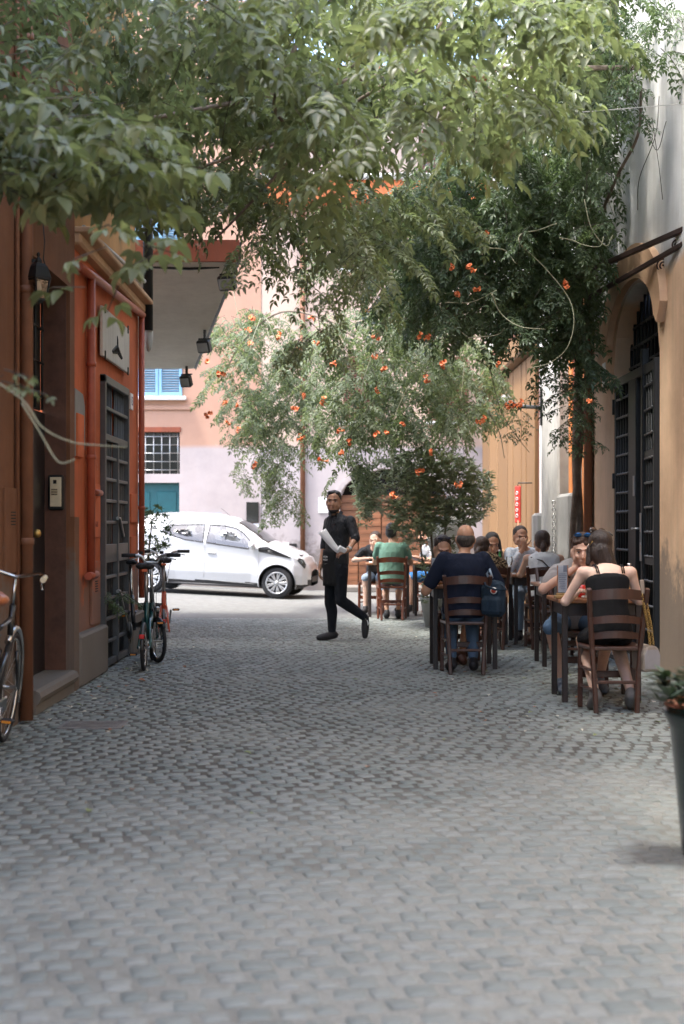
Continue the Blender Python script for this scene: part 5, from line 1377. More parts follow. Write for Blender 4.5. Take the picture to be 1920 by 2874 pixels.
L += sprays(left, 120, (6.2, 8.2), rg, .185, tw, (.16, .32), .3, .7, .075)
L += sprays([(-60, 360), (120, 380), (330, 440), (250, 480), (60, 550), (-60, 560)], 34, (6.0, 7.0), rg, .17, tw, (.16, .28), .3, .7, .07)
for (px, py) in ((250, 820), (330, 800), (390, 680), (430, 700), (310, 700), (420, 640), (350, 660), (280, 640)):
    L += sprays([(px - 20, py - 15), (px + 20, py - 15), (px + 20, py + 15), (px - 20, py + 15)], 1, (5.6, 6.4), rg, .14, tw, (.14, .25), 1.0, .6, .07)
L += sprays([(-40, 1010), (60, 1060), (90, 1160), (20, 1150), (-40, 1090)], 5, (4.6, 5.0), rg, .05, tw, (.1, .2), .4, .6, .05)
emit_leaves(v1, L, TRI, M['vine_near'], 150)
emit_twigs(v1, tw, M['dark_stem'], .003)
for pts, r in (([(2.9, 13.6, 5.7), (1.6, 10.5, 4.7), (.4, 9.5, 4.35), (-.9, 8.8, 3.9), (-1.7, 8.0, 3.5)], (.022, .012)), ([(2.9, 14.5, 5.8), (1.0, 12, 4.9), (-.4, 10.6, 4.2), (-1.3, 9.5, 3.6)], (.02, .01)), ([(.4, 9.5, 4.35), (-.1, 9.8, 4.1), (-.6, 9.7, 3.55), (-.9, 9.9, 3.3)], (.014, .008)),
               ([at(1240, 60, 9.5), at(1190, 140, 9.5), at(1110, 200, 9.4), at(1010, 240, 9.3)], (.010, .006)), ([at(1350, 310, 10), at(1270, 320, 10), at(1200, 350, 10)], (.016, .008)), ([at(830, 130, 8), at(800, 200, 8), at(770, 300, 8.2), at(830, 380, 8.4), at(900, 450, 8.6)], (.014, .008)),
               ([at(1030, 120, 9), at(1060, 120, 9), at(985, 190, 9)], (.012, .007))):
    stem(v1, pts, r, M['bark'])
for pts in ([at(-60, 1040, 5), at(60, 1120, 5), at(120, 1200, 5), at(200, 1240, 5.05), at(280, 1250, 5.1), at(355, 1255, 5.1)], [at(60, 1130, 5), at(110, 1210, 5), at(150, 1280, 5), at(175, 1300, 5), at(212, 1288, 5)]):
    stem(v1, pts, (.0035, .0018), M['pale_stem'], 'tendril')
stem(v1, [(-2.12, 7.2, 3.1), at(-60, 900, 5.4), at(-60, 1040, 5)], .0035, M['pale_stem'], 'tendril')
for a, b in (((2.8, 8.2, 4.9), (-2.15, 8.0, 4.6)), ((2.8, 11, 4.6), (-2.15, 10.5, 4.3))):
    MB().tube([Vector(a) - Vector(v1.location), (Vector(a) + Vector(b)) / 2 - Vector((0, 0, .12)) - Vector(v1.location), Vector(b) - Vector(v1.location)], .004, 5).build('support_wire', M['steel'], v1)
# ------------------------------------------------------------------ flowers
orange = simple('trumpet_orange', (.78, .22, .08), .5, var=.25); flower_me = []
for k in range(4):
    mb = MB(); rr = random.Random(k)
    for q in range(3 + k % 2):
        a = rr.uniform(0, 6.28); d = Vector((math.cos(a) * .8, math.sin(a) * .8, rr.uniform(-.5, .5))).normalized(); Mx = d.to_track_quat('Z', 'Y').to_matrix()
        o0 = Vector((rr.uniform(-.02, .02), rr.uniform(-.02, .02), rr.uniform(-.02, .02))); n = 10; V = []; prof = [(.004, 0), (.007, .02), (.012, .045), (.018, .06), (.034, .068)]
        for i, (r_, z) in enumerate(prof):
            for j in range(n):
                an = 2 * math.pi * j / n; rr2 = r_ * (1 + (.22 if (j % 2 == 0 and i == 4) else 0)); V.append(o0 + Mx @ Vector((rr2 * math.cos(an), rr2 * math.sin(an), z)))
        mb.smooth = True; mb.add(V, [(i * n + j, i * n + (j + 1) % n, (i + 1) * n + (j + 1) % n, (i + 1) * n + j) for i in range(4) for j in range(n)])
    m_ = mb.mesh('flower'); m_.materials.append(orange); flower_me.append(m_)
def flowers(parent, pts, Y, rng, s=1.0):
    for (px, py) in pts:
        o = bpy.data.objects.new('flower', rng.choice(flower_me)); COL.objects.link(o); o.parent = parent
        o.location = at(px, py, Y + rng.uniform(-.1, .1)) - Vector(parent.location); o.rotation_euler = (rng.uniform(-.6, .6), rng.uniform(-.6, .6), rng.uniform(0, 6.28)); o.scale = (s * .6 * rng.uniform(.7, 1.2),) * 3
c3 = lambda l: [(880 + x / 1.867, 600 + y / 1.867) for x, y in l]; c8 = lambda l: [(380 + x / 2.529, 600 + y / 2.529) for x, y in l]
# ------------------------------------------------------------------ climber on the right wall
v2 = thing('wall_vine', 'dark trumpet vine climbing from a thick trunk by the downpipe, with orange flowers', 'vine', (2.74, 16.55, 0)); tw = []
A = [(1640, -100), (1700, -100), (1720, 150), (1690, 380), (1655, 700), (1640, 960), (1600, 1010), (1540, 960), (1490, 860), (1330, 900), (1130, 830), (1080, 700), (1080, 560), (1200, 430), (1400, 320), (1560, 250)]
L = sprays(A, 330, (13.4, 14.6), rg, .19, tw, (.3, .6), .9, .6, .06) + sprays(A, 330, (14.6, 16.4), rg, .22, tw, (.3, .6), .8, .6, .06)
L += sprays([(1480, -100), (1900, -100), (1900, 130), (1800, 260), (1720, 350), (1560, 330)], 120, (11.5, 13.5), rg, .15, tw, (.25, .5), .9, .6, .06)
L += sprays([(1480, 1040), (1640, 1040), (1650, 1160), (1600, 1170), (1560, 1100)], 26, (13.6, 14.8), rg, .13, tw, (.2, .4), 1.0, .6, .06)
L += sprays([(1420, 1150), (1470, 1150), (1460, 1210), (1430, 1220)], 5, (15.5, 16.5), rg, .12, tw, (.15, .3), 1.2, .5, .06)
L += sprays([(1540, 1200), (1640, 1180), (1640, 1220), (1560, 1230)], 5, (14, 14.4), rg, .13, tw, (.25, .35), .5, .7, .06)
for (px, py) in ((1690, 470), (1760, 330), (1740, 120), (1800, 60), (1860, 90), (1700, 620)): L += sprays([(px - 20, py - 20), (px + 20, py - 20), (px + 20, py + 20), (px - 20, py + 20)], 2, (12.5, 13.6), rg, .13, tw, (.2, .4), .8, .6, .06)
emit_leaves(v2, L, PIN, M['vine_dark'], 300); emit_twigs(v2, tw, M['dark_stem'])
stem(v2, [(2.76, 16.58, 0), (2.70, 16.55, .6), (2.76, 16.6, 1.3), (2.71, 16.5, 2.1), (2.74, 16.5, 3.2), (2.7, 16.2, 4.6), (2.6, 15.6, 6.0)], (.06, .045), M['bark'], 'trunk')
stem(v2, [(2.80, 16.6, .5), (2.67, 16.52, 1.0), (2.70, 16.5, 1.7), (2.78, 16.55, 2.4), (2.72, 16.4, 3.4)], (.04, .03), M['bark'], 'trunk')
stem(v2, [(2.74, 16.5, 3.2), (2.2, 15.6, 4.2), (1.5, 14.8, 4.6), (.9, 14.2, 4.3)], (.04, .015), M['bark'], 'limb'); stem(v2, [(2.7, 16.2, 4.6), (2.5, 14.5, 5.2), (2.3, 12.8, 5.2)], (.04, .02), M['bark'], 'limb')
stem(v2, [at(1640, 900, 16), at(1680, 640, 14.5), at(1730, 500, 13.5), at(1790, 380, 12.9), at(1800, 250, 12.6)], (.02, .012), M['bark'], 'limb')
for l, Y in (([(1275, 50), (1180, 85), (1090, 105), (1085, 160), (1200, 270), (1330, 430), (1365, 560), (1330, 700), (1240, 780), (1140, 808)], 13.2), ([(935, 420), (980, 520), (1080, 590), (1215, 605)], 13.2), ([(690, 465), (830, 462), (960, 400)], 13.3), ([(815, 650), (960, 635), (1000, 600)], 13.3), ([(910, 180), (1000, 190), (1060, 260)], 13.2),
             ([(850, 760), (920, 810), (940, 880), (985, 1040), (1060, 1160), (1130, 1250)], 15), ([(915, 1030), (975, 1150), (1000, 1280)], 15), ([(660, 480), (700, 560), (815, 650)], 13.3), ([(1290, 125), (1360, 140), (1420, 165), (1500, 170), (1520, 120)], 13)):
    stem(v2, [at(px, py, Y + .08 * math.sin(i * 1.7)) for i, (px, py) in enumerate(c3(l))], (.0065, .0035), M['pale_stem'], 'shoot')
stem(v2, [at(1640, 560, 13), at(1660, 640, 13), at(1700, 690, 13), at(1720, 660, 13)], .005, M['pale_stem'], 'shoot')
for pts in ([(1850, 270), (1840, 380), (1795, 500), (1790, 590)], [(1790, 260), (1840, 420), (1870, 340)], [(1830, 330), (1850, 470), (1860, 560)]):
    stem(v2, [at(px, py, 13.0 - (px - 1790) * .006) for px, py in pts], .0035, M['dark_stem'], 'shoot')
flowers(v2, c3([(820, 278), (715, 275), (848, 397), (1335, 362), (895, 100), (975, 790), (1080, 995), (1035, 1003), (885, 1080), (1437, 970), (560, 640), (590, 650), (740, 430)]), 13.2, rg, 1.05)
# ------------------------------------------------------------------ hanging masses further back
v3 = thing('hanging_vine', 'pale green trumpet vine drooping above the potted shrub, dotted with orange flowers', 'vine', (1.0, 18.8, 3.5)); tw = []
B = [(900, 900), (1000, 850), (1100, 830), (1300, 900), (1390, 1020), (1360, 1120), (1290, 1190), (1150, 1220), (1000, 1220), (920, 1180), (880, 1050)]
L = sprays(B, 260, (17.6, 20.2), rg, .20, tw, (.3, .6), 1.0, .55, .07) + sprays([(880, 560), (1080, 560), (1120, 760), (960, 790), (900, 700)], 40, (15.5, 17.5), rg, .18, tw, (.3, .6), 1.0, .55, .07)
L += sprays([(950, 1230), (1020, 1260), (1010, 1310), (930, 1330)], 10, (17.6, 18.5), rg, .16, tw, (.3, .5), 1.4, .5, .07)
emit_leaves(v3, L, PIN, M['vine_far'], 150); emit_twigs(v3, tw, M['dark_stem'])
flowers(v3, c3([(410, 75), (440, 155), (465, 345), (415, 370), (280, 505), (330, 640), (325, 750), (375, 822), (590, 870), (340, 925), (690, 785), (60, 985), (470, 1105), (140, 1140), (335, 1160), (380, 1150), (185, 1200), (625, 1250), (560, 1345), (95, 785), (15, 680), (135, 1255), (50, 1295), (765, 1420), (415, 1470)]), 17.5, rg, 1.25)
stem(v3, [(2.72, 16.6, 4.2), (2.0, 17.4, 4.3), (1.2, 18.4, 4.0), (.5, 19, 3.6)], (.03, .012), M['bark'], 'limb')
for l in ([(790, 780), (780, 900), (770, 980)], [(300, 760), (260, 880), (265, 950)], [(500, 900), (450, 1000), (420, 1080)], [(170, 640), (140, 720)]):
    stem(v3, [at(px, py, 17.4) for px, py in c3(l)], (.0065, .0035), M['pale_stem'], 'shoot')
v4 = thing('trailing_vine', 'trailing vine with orange flowers hanging in long strands before the pink house', 'vine', (-1.2, 22, 3.5)); tw = []
L = sprays([(590, 880), (640, 850), (760, 850), (890, 940), (900, 1100), (850, 1200), (740, 1180), (640, 1120), (580, 980)], 120, (21.2, 23.4), rg, .21, tw, (.3, .6), 1.0, .55, .07)
L += sprays([(650, 1080), (900, 1100), (880, 1240), (800, 1300), (700, 1240)], 55, (21.2, 23), rg, .18, tw, (.3, .6), 1.4, .5, .07)
L += sprays([(720, 1230), (810, 1250), (830, 1400), (790, 1420), (750, 1330)], 26, (21.4, 22.4), rg, .16, tw, (.3, .6), 1.8, .4, .07)
L += sprays([(790, 1390), (820, 1400), (825, 1450), (805, 1450)], 5, (21.6, 22), rg, .13, tw, (.3, .4), 2.0, .3, .07)
L += sprays([(650, 1280), (690, 1290), (680, 1360), (650, 1350)], 5, (21.6, 22), rg, .13, tw, (.3, .4), 2.0, .3, .07)
emit_leaves(v4, L, PIN, M['vine_far'], 150); emit_twigs(v4, tw, M['dark_stem'])
flowers(v4, c8([(800, 820), (830, 750), (1000, 865), (820, 930), (1280, 920), (1240, 735), (1165, 965), (1395, 1065), (515, 1420), (655, 1490), (745, 1540), (630, 1345), (845, 1785), (735, 1365), (1180, 1290), (1340, 1340), (1125, 1365), (1455, 1540), (1165, 1590), (520, 1060), (610, 1130)]), 21.3, rg, 1.4)
stem(v4, [(.5, 19, 3.6), (-.2, 20, 4.2), (-.9, 21.2, 4.5), (-1.5, 22, 4.2), (-1.9, 22.3, 3.6)], (.02, .010), M['bark'], 'limb')
for l in ([(890, 740), (830, 900), (800, 1060), (810, 1120), (900, 1220)], [(940, 840), (970, 990)], [(930, 740), (1010, 920), (1100, 1060)], [(720, 400), (700, 560), (750, 820)], [(840, 960), (900, 1040), (895, 1150)]):
    stem(v4, [at(px, py, 21.2) for px, py in c8(l)], (.007, .005), M['pale_stem'], 'shoot')
# ------------------------------------------------------------------ potted shrubs
def shrub_pot(t, h, r0, r1, mat): MB().lathe([(0, 0), (r0, 0), (r1, h * .92), (r1 * 1.08, h * .93), (r1 * 1.08, h), (r1 * .92, h), (r1 * .85, h * .9), (0, h * .88)], n=24).build('pot', mat, t)
s1 = thing('potted_shrub', 'glossy leaved shrub spreading from a grey pot between the tables', 'shrub', (1.22, 18.75, 0)); tw = []
shrub_pot(s1, .38, .13, .19, M['enclosure'])
C = [(980, 1330), (1060, 1290), (1180, 1260), (1300, 1280), (1380, 1330), (1385, 1420), (1330, 1480), (1250, 1440), (1200, 1520), (1170, 1560), (1120, 1500), (1080, 1440), (1020, 1460), (985, 1400)]
L = []
for (px, py) in poly_points(C, 850, rg) + poly_points([(1120, 1300), (1330, 1290), (1340, 1440), (1180, 1480)], 320, rg):
    a = rg.uniform(0, 6.28); p = at(px, py, rg.uniform(18.1, 19.4)); L.append((p, (math.cos(a), math.sin(a), rg.uniform(-.4, .6)), (rg.gauss(0, .3), rg.gauss(0, .3) - .2, 1), .115 * rg.uniform(.75, 1.25)))
for (px, py) in poly_points([(990, 1380), (1060, 1400), (1040, 1480), (1015, 1480)], 40, rg) + poly_points([(1170, 1560), (1230, 1540), (1240, 1660), (1190, 1690)], 55, rg) + poly_points([(1240, 1440), (1300, 1460), (1270, 1560), (1230, 1560)], 45, rg):
    a = rg.uniform(0, 6.28); L.append((at(px, py, rg.uniform(18.4, 19.0)), (math.cos(a), math.sin(a), rg.uniform(-.8, .3)), (rg.gauss(0, .3), rg.gauss(0, .3) - .2, 1), .10 * rg.uniform(.7, 1.2)))
emit_leaves(s1, L, WHO, M['laurel'], 300, 'leaf_whorl')
for pts, r in (([(1.22, 18.75, .3), (1.20, 18.75, .8), (1.16, 18.7, 1.3), (1.1, 18.7, 1.9)], (.022, .01)), ([(1.24, 18.75, .3), (1.32, 18.78, .9), (1.4, 18.8, 1.5), (1.55, 18.8, 2.0)], (.018, .008)), ([(1.2, 18.7, .35), (1.05, 18.7, .9), (1.0, 18.7, 1.3), (.7, 18.65, 1.55), (.35, 18.6, 1.6)], (.015, .006)), ([(1.16, 18.7, 1.3), (.9, 18.65, 1.7), (.55, 18.6, 1.85)], (.012, .006)), ([(1.32, 18.78, .9), (1.6, 18.8, 1.3), (1.8, 18.8, 1.7)], (.012, .006))):
    stem(s1, pts, r, M['bark'])
s2 = thing('potted_shrub', 'small dark shrub in a pot behind the parked folding bicycles', 'shrub', (-2.32, 16.9, 0)); shrub_pot(s2, .4, .15, .2, M['rubber'])
L = [(at(px, py, rg.uniform(16.6, 17.2)), (rg.gauss(0, 1), rg.gauss(0, 1), rg.uniform(-.3, .6)), (rg.gauss(0, .4), rg.gauss(0, .4), 1), .07 * rg.uniform(.7, 1.2)) for px, py in poly_points([(395, 1430), (450, 1420), (490, 1470), (470, 1560), (400, 1590)], 150, rg)]
emit_leaves(s2, L, WHO, M['vine_dark'], 100, 'leaf_whorl'); stem(s2, [(-2.32, 16.9, .35), (-2.3, 16.9, .9), (-2.25, 16.9, 1.4)], (.02, .008), M['bark'])
# foliage of the green planter
L = []
for k in range(90):
    a = rg.uniform(0, 6.28); r_ = rg.uniform(.0, .24); L.append((Vector((1.59 + r_ * math.cos(a) - .08, 5.75 + r_ * math.sin(a), .62 + rg.uniform(0, .12))), (math.cos(a) - .3, math.sin(a), rg.uniform(-.2, .7)), (0, 0, 1), .10 * rg.uniform(.7, 1.3)))
emit_leaves(PLANTER, L, WHO, leafmat('planter_leaf', (.028, .05, .028), .15, .4, .4), 90, 'leaf_whorl')
# weeds through the iron gate
t = thing('gate_creeper', 'thin creeper growing out through the bars of the iron gate', 'plant', (-2.2, 13.5, .6)); tw = []
L = sprays([(290, 1640), (310, 1620), (345, 1660), (340, 1700), (300, 1730), (288, 1700)], 9, (13.0, 13.6), rg, .09, tw, (.12, .22), .8, .6, .05)
for l in L: l[0].x = max(l[0].x, -2.2) if l[0].x > -2.2 else -2.17
emit_leaves(t, L, PIN, M['vine_dark'], 40); emit_twigs(t, tw, M['dark_stem'])
# ------------------------------------------------------------------ litter on the setts
def litter():
    rr = random.Random(31); dry = [simple('dry_leaf', (.36, .18, .10), .8, rnd=.3), simple('pale_petal', (.55, .52, .42), .8, rnd=.2), simple('green_leaf_fallen', (.22, .26, .11), .8)]
    mes = []
    for k in range(3):
        v, f = leaflet(.06, .045, .1, .15); m_ = np_mesh('fallen_leaf', v, f); m_.materials.append(dry[k]); mes.append(m_)
    spots = []
    for k in range(70): spots.append((rr.uniform(-2.1, -1.5), rr.uniform(9.5, 14.5)))
    for k in range(60): spots.append((rr.uniform(-1.8, 2.6), rr.uniform(6, 19)))
    for k in range(50): spots.append((rr.uniform(.6, 2.6), rr.uniform(9, 14)))
    for (x, y) in spots:
        kk = rr.choice((0, 1, 1, 2)); o = bpy.data.objects.new('fallen_leaf', mes[kk]); COL.objects.link(o); s = rr.uniform(.4, 1.0)
        o.location = (x, y, ground_h(x, y) + .006); o.rotation_euler = (rr.uniform(-.3, .3), rr.uniform(-.3, .3), rr.uniform(0, 6.28)); o.scale = (s, s, s)
        tag(o, ('dry brown fallen leaf', 'pale yellowish fallen petal', 'small green fallen leaf')[kk] + ' lying on the cobbles', 'leaf', ('dry brown leaves', 'pale petals', 'green leaves')[kk] + ' scattered on the street')
litter()
def drain():
    t = thing('manhole_cover', 'flat iron cover with ribs set in the cobbles by the doorstep', 'manhole cover', (-1.66, 9.5, .002)); 
    dm = simple('dusty_iron', (.19, .18, .17), .7, .1, .3, bmp=.5)
    MB().box((0, 0, 0), (.42, .34, .012), None, .003).build('cover', dm, t)
    for k in range(7): MB().box((0, -.13 + k * .043, .007), (.36, .012, .005)).build('rib', dm, t)
drain()
# ================================================================== people
def frame(yaw=0, pitch=0, roll=0): return (Euler((pitch, roll, yaw), 'XYZ')).to_matrix()
def loft_torso(mb, rings, n=16):
    """rings: (centre, rx, ry, right-vector)"""
    V = []
    for c, rx, ry, rt, upv in rings:
        rt = Vector(rt).normalized(); f = Vector(upv).normalized().cross(rt).normalized(); c = Vector(c)
        for k in range(n):
            a = 2 * math.pi * k / n; V.append(c + rt * rx * math.cos(a) + f * ry * math.sin(a))
    m = len(rings); F = [(i * n + k, i * n + (k + 1) % n, (i + 1) * n + (k + 1) % n, (i + 1) * n + k) for i in range(m - 1) for k in range(n)]
    F += [tuple(range(n))[::-1], tuple(range((m - 1) * n, m * n))]
    return mb.add(V, F)
def head_shape(mb, c, Mx, s=1.0):
    e = lambda p, r: mb.ball(Vector(c) + Mx @ (Vector(p) * s), tuple(v * s for v in r), 16, 12, Mx)
    e((0, -.012, .032), (.074, .092, .082)); e((0, .022, -.035), (.060, .072, .075)); e((0, .052, -.078), (.040, .038, .034)); e((0, .070, -.098), (.022, .02, .017))
    e((0, .096, -.026), (.012, .020, .024)); e((0, .106, -.040), (.016, .014, .011)); e((0, .074, .016), (.052, .018, .012)); e((0, .084, -.068), (.025, .012, .010))
    for q in (-1, 1):
        e((q * .036, .066, -.035), (.024, .022, .022)); e((q * .078, -.008, -.016), (.009, .022, .032)); e((q * .052, .0, -.06), (.018, .05, .03))
def hand_mesh(w, d, n, s=1.0, curl=.5, thumb=1):
    """palm from wrist w along d, back-of-hand normal n; fingers curl to -n"""
    d = Vector(d).normalized(); n = Vector(n); n = (n - d * n.dot(d)).normalized(); r = d.cross(n)
    mb = MB(); w = Vector(w); Mx = Matrix((r, d, n)).transposed()
    mb.ball(w + d * .048 * s, (.040 * s, .052 * s, .016 * s), 14, 10, Mx); cone(mb, w - d * .03 * s, w + d * .02 * s, .026 * s, .026 * s)
    for k, (o, L) in enumerate(((-.03, .068), (-.010, .078), (.011, .074), (.031, .058))):
        p = w + d * (.088 - .006 * abs(k - 1.3)) * s + r * o * s; ang = curl * .5
        for q, f in enumerate((.45, .32, .23)):
            dd = d * math.cos(ang) - n * math.sin(ang) + r * o * .8; p2 = p + dd * L * f * s * 1.1; cone(mb, p, p2, (.0095 - q * .001) * s, (.0088 - q * .0012) * s, 8); p = p2; ang += curl * (.9 - .15 * q)
    p = w + d * .03 * s - r * thumb * .032 * s; dd = (d * .6 - r * thumb * .7 - n * .35 * (0.3 + curl)).normalized()
    for q, L in enumerate((.04, .032, .024)):
        p2 = p + dd * L * s; cone(mb, p, p2, (.0125 - q * .0015) * s, (.011 - q * .0015) * s, 8); p = p2; dd = (dd + d * .35 - n * .25 * curl).normalized()
    return fuse(mb, .0042 * s, 2)
def join_meshes(parts, name):
    """parts: list of (mesh, material index)"""
    V, F, MI, off = [], [], [], 0
    for me, mi in parts:
        V += [v.co[:] for v in me.vertices]
        for p in me.polygons: F.append([off + i for i in p.vertices]); MI.append(mi if mi is not None else p.material_index)
        off += len(me.vertices); bpy.data.meshes.remove(me)
    me = bpy.data.meshes.new(name); me.from_pydata(V, [], F); me.polygons.foreach_set('material_index', MI); return me
EYEW = simple('eye_white', (.42, .40, .38), .3, var=.02); EYED = simple('eye_dark', (.02, .013, .01), .15)
SK = {k: skinmat('skin_' + k, c) for k, c in {'tan': (.50, .28, .18), 'fair': (.60, .37, .27), 'olive': (.52, .31, .21), 'pale': (.66, .45, .35)}.items()}
HR = {k: hairmat('hair_' + k, c) for k, c in {'black': (.012, .010, .009), 'brown': (.045, .022, .012), 'darkbrown': (.022, .012, .008), 'grey': (.06, .05, .042)}.items()}
def seated(lean=.04, sh=.0, dz=0.0, head=(0, 0, 0), knee=.105, feet=.40, el=None, er=None, wl=None, wr=None):
    """joints of a person on a 0.47 m seat facing +Y (left = -X)"""
    y0 = -.06; J = dict(pel=(0, y0, .565), waist=(0, y0 + lean * .35, .74), chest=(0, y0 + lean * .8, .93), neck=(0, y0 + lean * 1.25, 1.085 + dz), head=(head[0], y0 + lean * 1.4 + .03 + head[1], 1.225 + dz + head[2]))
    for s, k in ((-1, 'l'), (1, 'r')):
        J['s' + k] = (s * .175, y0 + lean * 1.1, 1.035 + dz); J['h' + k] = (s * .085, y0 + .01, .545); J['k' + k] = (s * knee, y0 + .44, .535); J['a' + k] = (s * .10, feet, .095); J['t' + k] = (s * .12, feet + .15, .035)
    J['el'] = el or (-.26, .10, .79); J['er'] = er or (.26, .10, .79); J['wl'] = wl or (-.16, .31, .84); J['wr'] = wr or (.16, .31, .84); return J
def person(label, loc, rotz, J, skin, hair, hairstyle, shirt=None, sleeve=.45, trouser=None, legfrac=1.0, shoes=None, head_rot=(0, 0, 0), hands=None, female=False, voxel=.011, top='shirt', hood=None, girth=1.0, hs=1.07):
    t = thing('person', label, 'person', loc, rotz); g = girth * (.92 if female else 1.0)
    J = {k: Vector(v) for k, v in J.items()}; Mh = frame(*head_rot)
    rt = (J['sr'] - J['sl']).normalized(); rp = (J['hr'] - J['hl']).normalized()
    up1 = (J['neck'] - J['chest']).normalized(); up0 = (J['waist'] - J['pel']).normalized(); rm = (rt + rp).normalized()
    def torso(mb, e, lo=0, hi=9):
        R_ = [(J['pel'] - up0 * .07, .130 * g + e, .10 * g + e, rp, up0), (J['pel'], .162 * g + e, .120 * g + e, rp, up0), (J['waist'], (.130 if female else .150) * g + e, .105 * g + e, rm, up0), (J['chest'], .158 * g + e, (.118 if female else .12) * g + e, rt, up1), (J['chest'].lerp(J['neck'], .55), .165 * g + e, .098 * g + e, rt, up1), (J['chest'].lerp(J['neck'], .88), .12 * g + e * .8, .075 * g + e, rt, up1), (J['neck'], .06 + e * .5, .058 + e * .5, rt, up1)]
        loft_torso(mb, R_[lo:hi])
        if female and lo < 4:
            f = up1.cross(rt).normalized() 
            for s in (-1, 1): mb.ball(J['chest'] + rt * s * .072 + f * .085 + up1 * .005, .056 + e, 12, 8)
    def arm(mb, k, e, frac=2.0):
        s_, el, w_ = J['s' + k], J['e' + k], J['w' + k]
        a = min(1, frac); cone(mb, s_, s_.lerp(el, a), (.054 if not female else .046) * g + e, ((.054 - .012 * a) if not female else (.046 - .01 * a)) * g + e)
        if frac > 1: cone(mb, el, el.lerp(w_, frac - 1), .041 * (g * .5 + .5) + e, (.041 - .015 * (frac - 1)) + e)
        if e > 0 or True: cone(mb, J['chest'].lerp(J['neck'], .6) + (s_ - J['neck']) * .35, s_, .05 + e, .054 * g + e)
    def leg(mb, k, e, frac=2.0):
        h, kn, an = J['h' + k], J['k' + k], J['a' + k]; a = min(1, frac); cone(mb, h, h.lerp(kn, a), .085 * g + e, (.085 - .028 * a) * g + e, 12)
        if frac > 1:
            b = frac - 1; m = kn.lerp(an, .32 * min(1, b / .32)); back = (J['t' + k] - an); back.z = 0
            back = -back.normalized() * .018 if back.length > 1e-4 else Vector((0, 0, 0))
            cone(mb, kn, m + back, .055 + e, .052 + e, 12)
            if b > .32: cone(mb, m + back, kn.lerp(an, b), .052 + e, .052 - .020 * (b - .32) / .68 + e, 12)
    def foot(mb, k, e):
        an, to = J['a' + k], J['t' + k]; d = (to - an); heel = an + Vector((0, 0, -.045)) - d.normalized() * .035
        f0 = d.normalized(); sole = heel
        cone(mb, heel, an + d * .45 + Vector((0, 0, -.025)), .034 + e, .038 + e); cone(mb, an + d * .4 + Vector((0, 0, -.022)), to, .038 + e, .026 + e); cone(mb, an, heel, .034 + e, .032 + e)
    mb = MB(); torso(mb, 0); head_shape(mb, J['head'], Mh, hs); cone(mb, J['neck'] - up1 * .03, J['head'] + Mh @ Vector((0, -.012, -.055)), .056 * (.88 if female else 1), .050 * (.88 if female else 1))
    for k in 'lr': arm(mb, k, 0); leg(mb, k, 0); foot(mb, k, 0)
    parts = [(fuse(mb, voxel, 3), 0)]
    # a finer head over the coarse one
    mb = MB(); head_shape(mb, J['head'], Mh, hs * 1.004); parts.append((fuse(mb, .0058, 2, .4), 0))
    hc = lambda p: J['head'] + Mh @ (Vector(p) * hs)
    for q in (-1, 1):
        for m_, r_, y_, i_ in ((MB(), (.0115, .007, .0048), .081, 1), (MB(), (.0058, .004, .0050), .0872, 2)):
            m_.ball(hc((q * .031, y_, -.003)), tuple(v * hs for v in r_), 10, 6, Mh); parts.append((m_.mesh('e'), i_))
        m_ = MB(); m_.tube([hc((q * .012, .092, .016)), hc((q * .030, .089, .021)), hc((q * .050, .074, .016))], [.0035, .005, .003], 5); parts.append((m_.mesh('b'), 3))
        m_ = MB(); m_.tube([hc((q * .018, .0875, .005)), hc((q * .031, .0885, .007)), hc((q * .046, .079, .004))], [.002, .003, .002], 4); parts.append((m_.mesh('b'), 3))
    m_ = MB(); m_.ball(hc((0, .092, -.065)), (.021 * hs, .007 * hs, .0045 * hs), 10, 6, Mh); m_.ball(hc((0, .0915, -.073)), (.018 * hs, .007 * hs, .005 * hs), 10, 6, Mh); parts.append((m_.mesh('l'), 4))
    for k, th in (('l', -1), ('r', 1)):
        hd = (hands or {}).get(k)
        d, n, c = hd if hd else ((J['w' + k] - J['e' + k]), (0, 0, 1), .45)
        # thumb on the inner side
        dv = Vector(d).normalized(); nv = Vector(n); nv = (nv - dv * nv.dot(dv)).normalized(); r = dv.cross(nv); inward = (J['chest'] - J['w' + k])
        parts.append((hand_mesh(J['w' + k] + dv * .012, d, n, .98 if not female else .88, c, -1 if r.dot(inward) > 0 else 1), 0))
    lips = simple('lips', dk(SK_COL[skin], .75), .45); lips.node_tree.nodes['Principled BSDF'].inputs['Roughness'].default_value = .4
    body = link_mesh('body', join_meshes(parts, 'body'), [SK[skin], EYEW, EYED, HR[hair], lips], t, True)
    if shirt:
        mb = MB(); torso(mb, .021, 0 if top != 'cropped' else 1, {'tank': 6, 'strap': 4}.get(top, 7))
        if top == 'strap':
            loft_torso(mb, [(J['chest'] - up1 * .02, .174 * g, .136 * g, rt, up1), (J['chest'].lerp(J['neck'], .22), .170 * g, .122 * g, rt, up1)])
            f = up1.cross(rt).normalized()
            for s in (-1, 1):
                for o_ in (0, .014):
                    q = [J['chest'].lerp(J['neck'], .15) + rt * s * (.085 + o_) - f * .125 * g, J['chest'].lerp(J['neck'], .62) + rt * s * (.088 + o_) - f * .104 * g, J['chest'].lerp(J['neck'], .93) + rt * s * (.092 + o_) - f * .045, J['chest'].lerp(J['neck'], .93) + rt * s * (.092 + o_) + f * .03]
                    MB().tube(q, .005, 5).build('strap', shirt, t)
        if top not in ('tank', 'strap'):
            for k in 'lr': arm(mb, k, .016, sleeve)
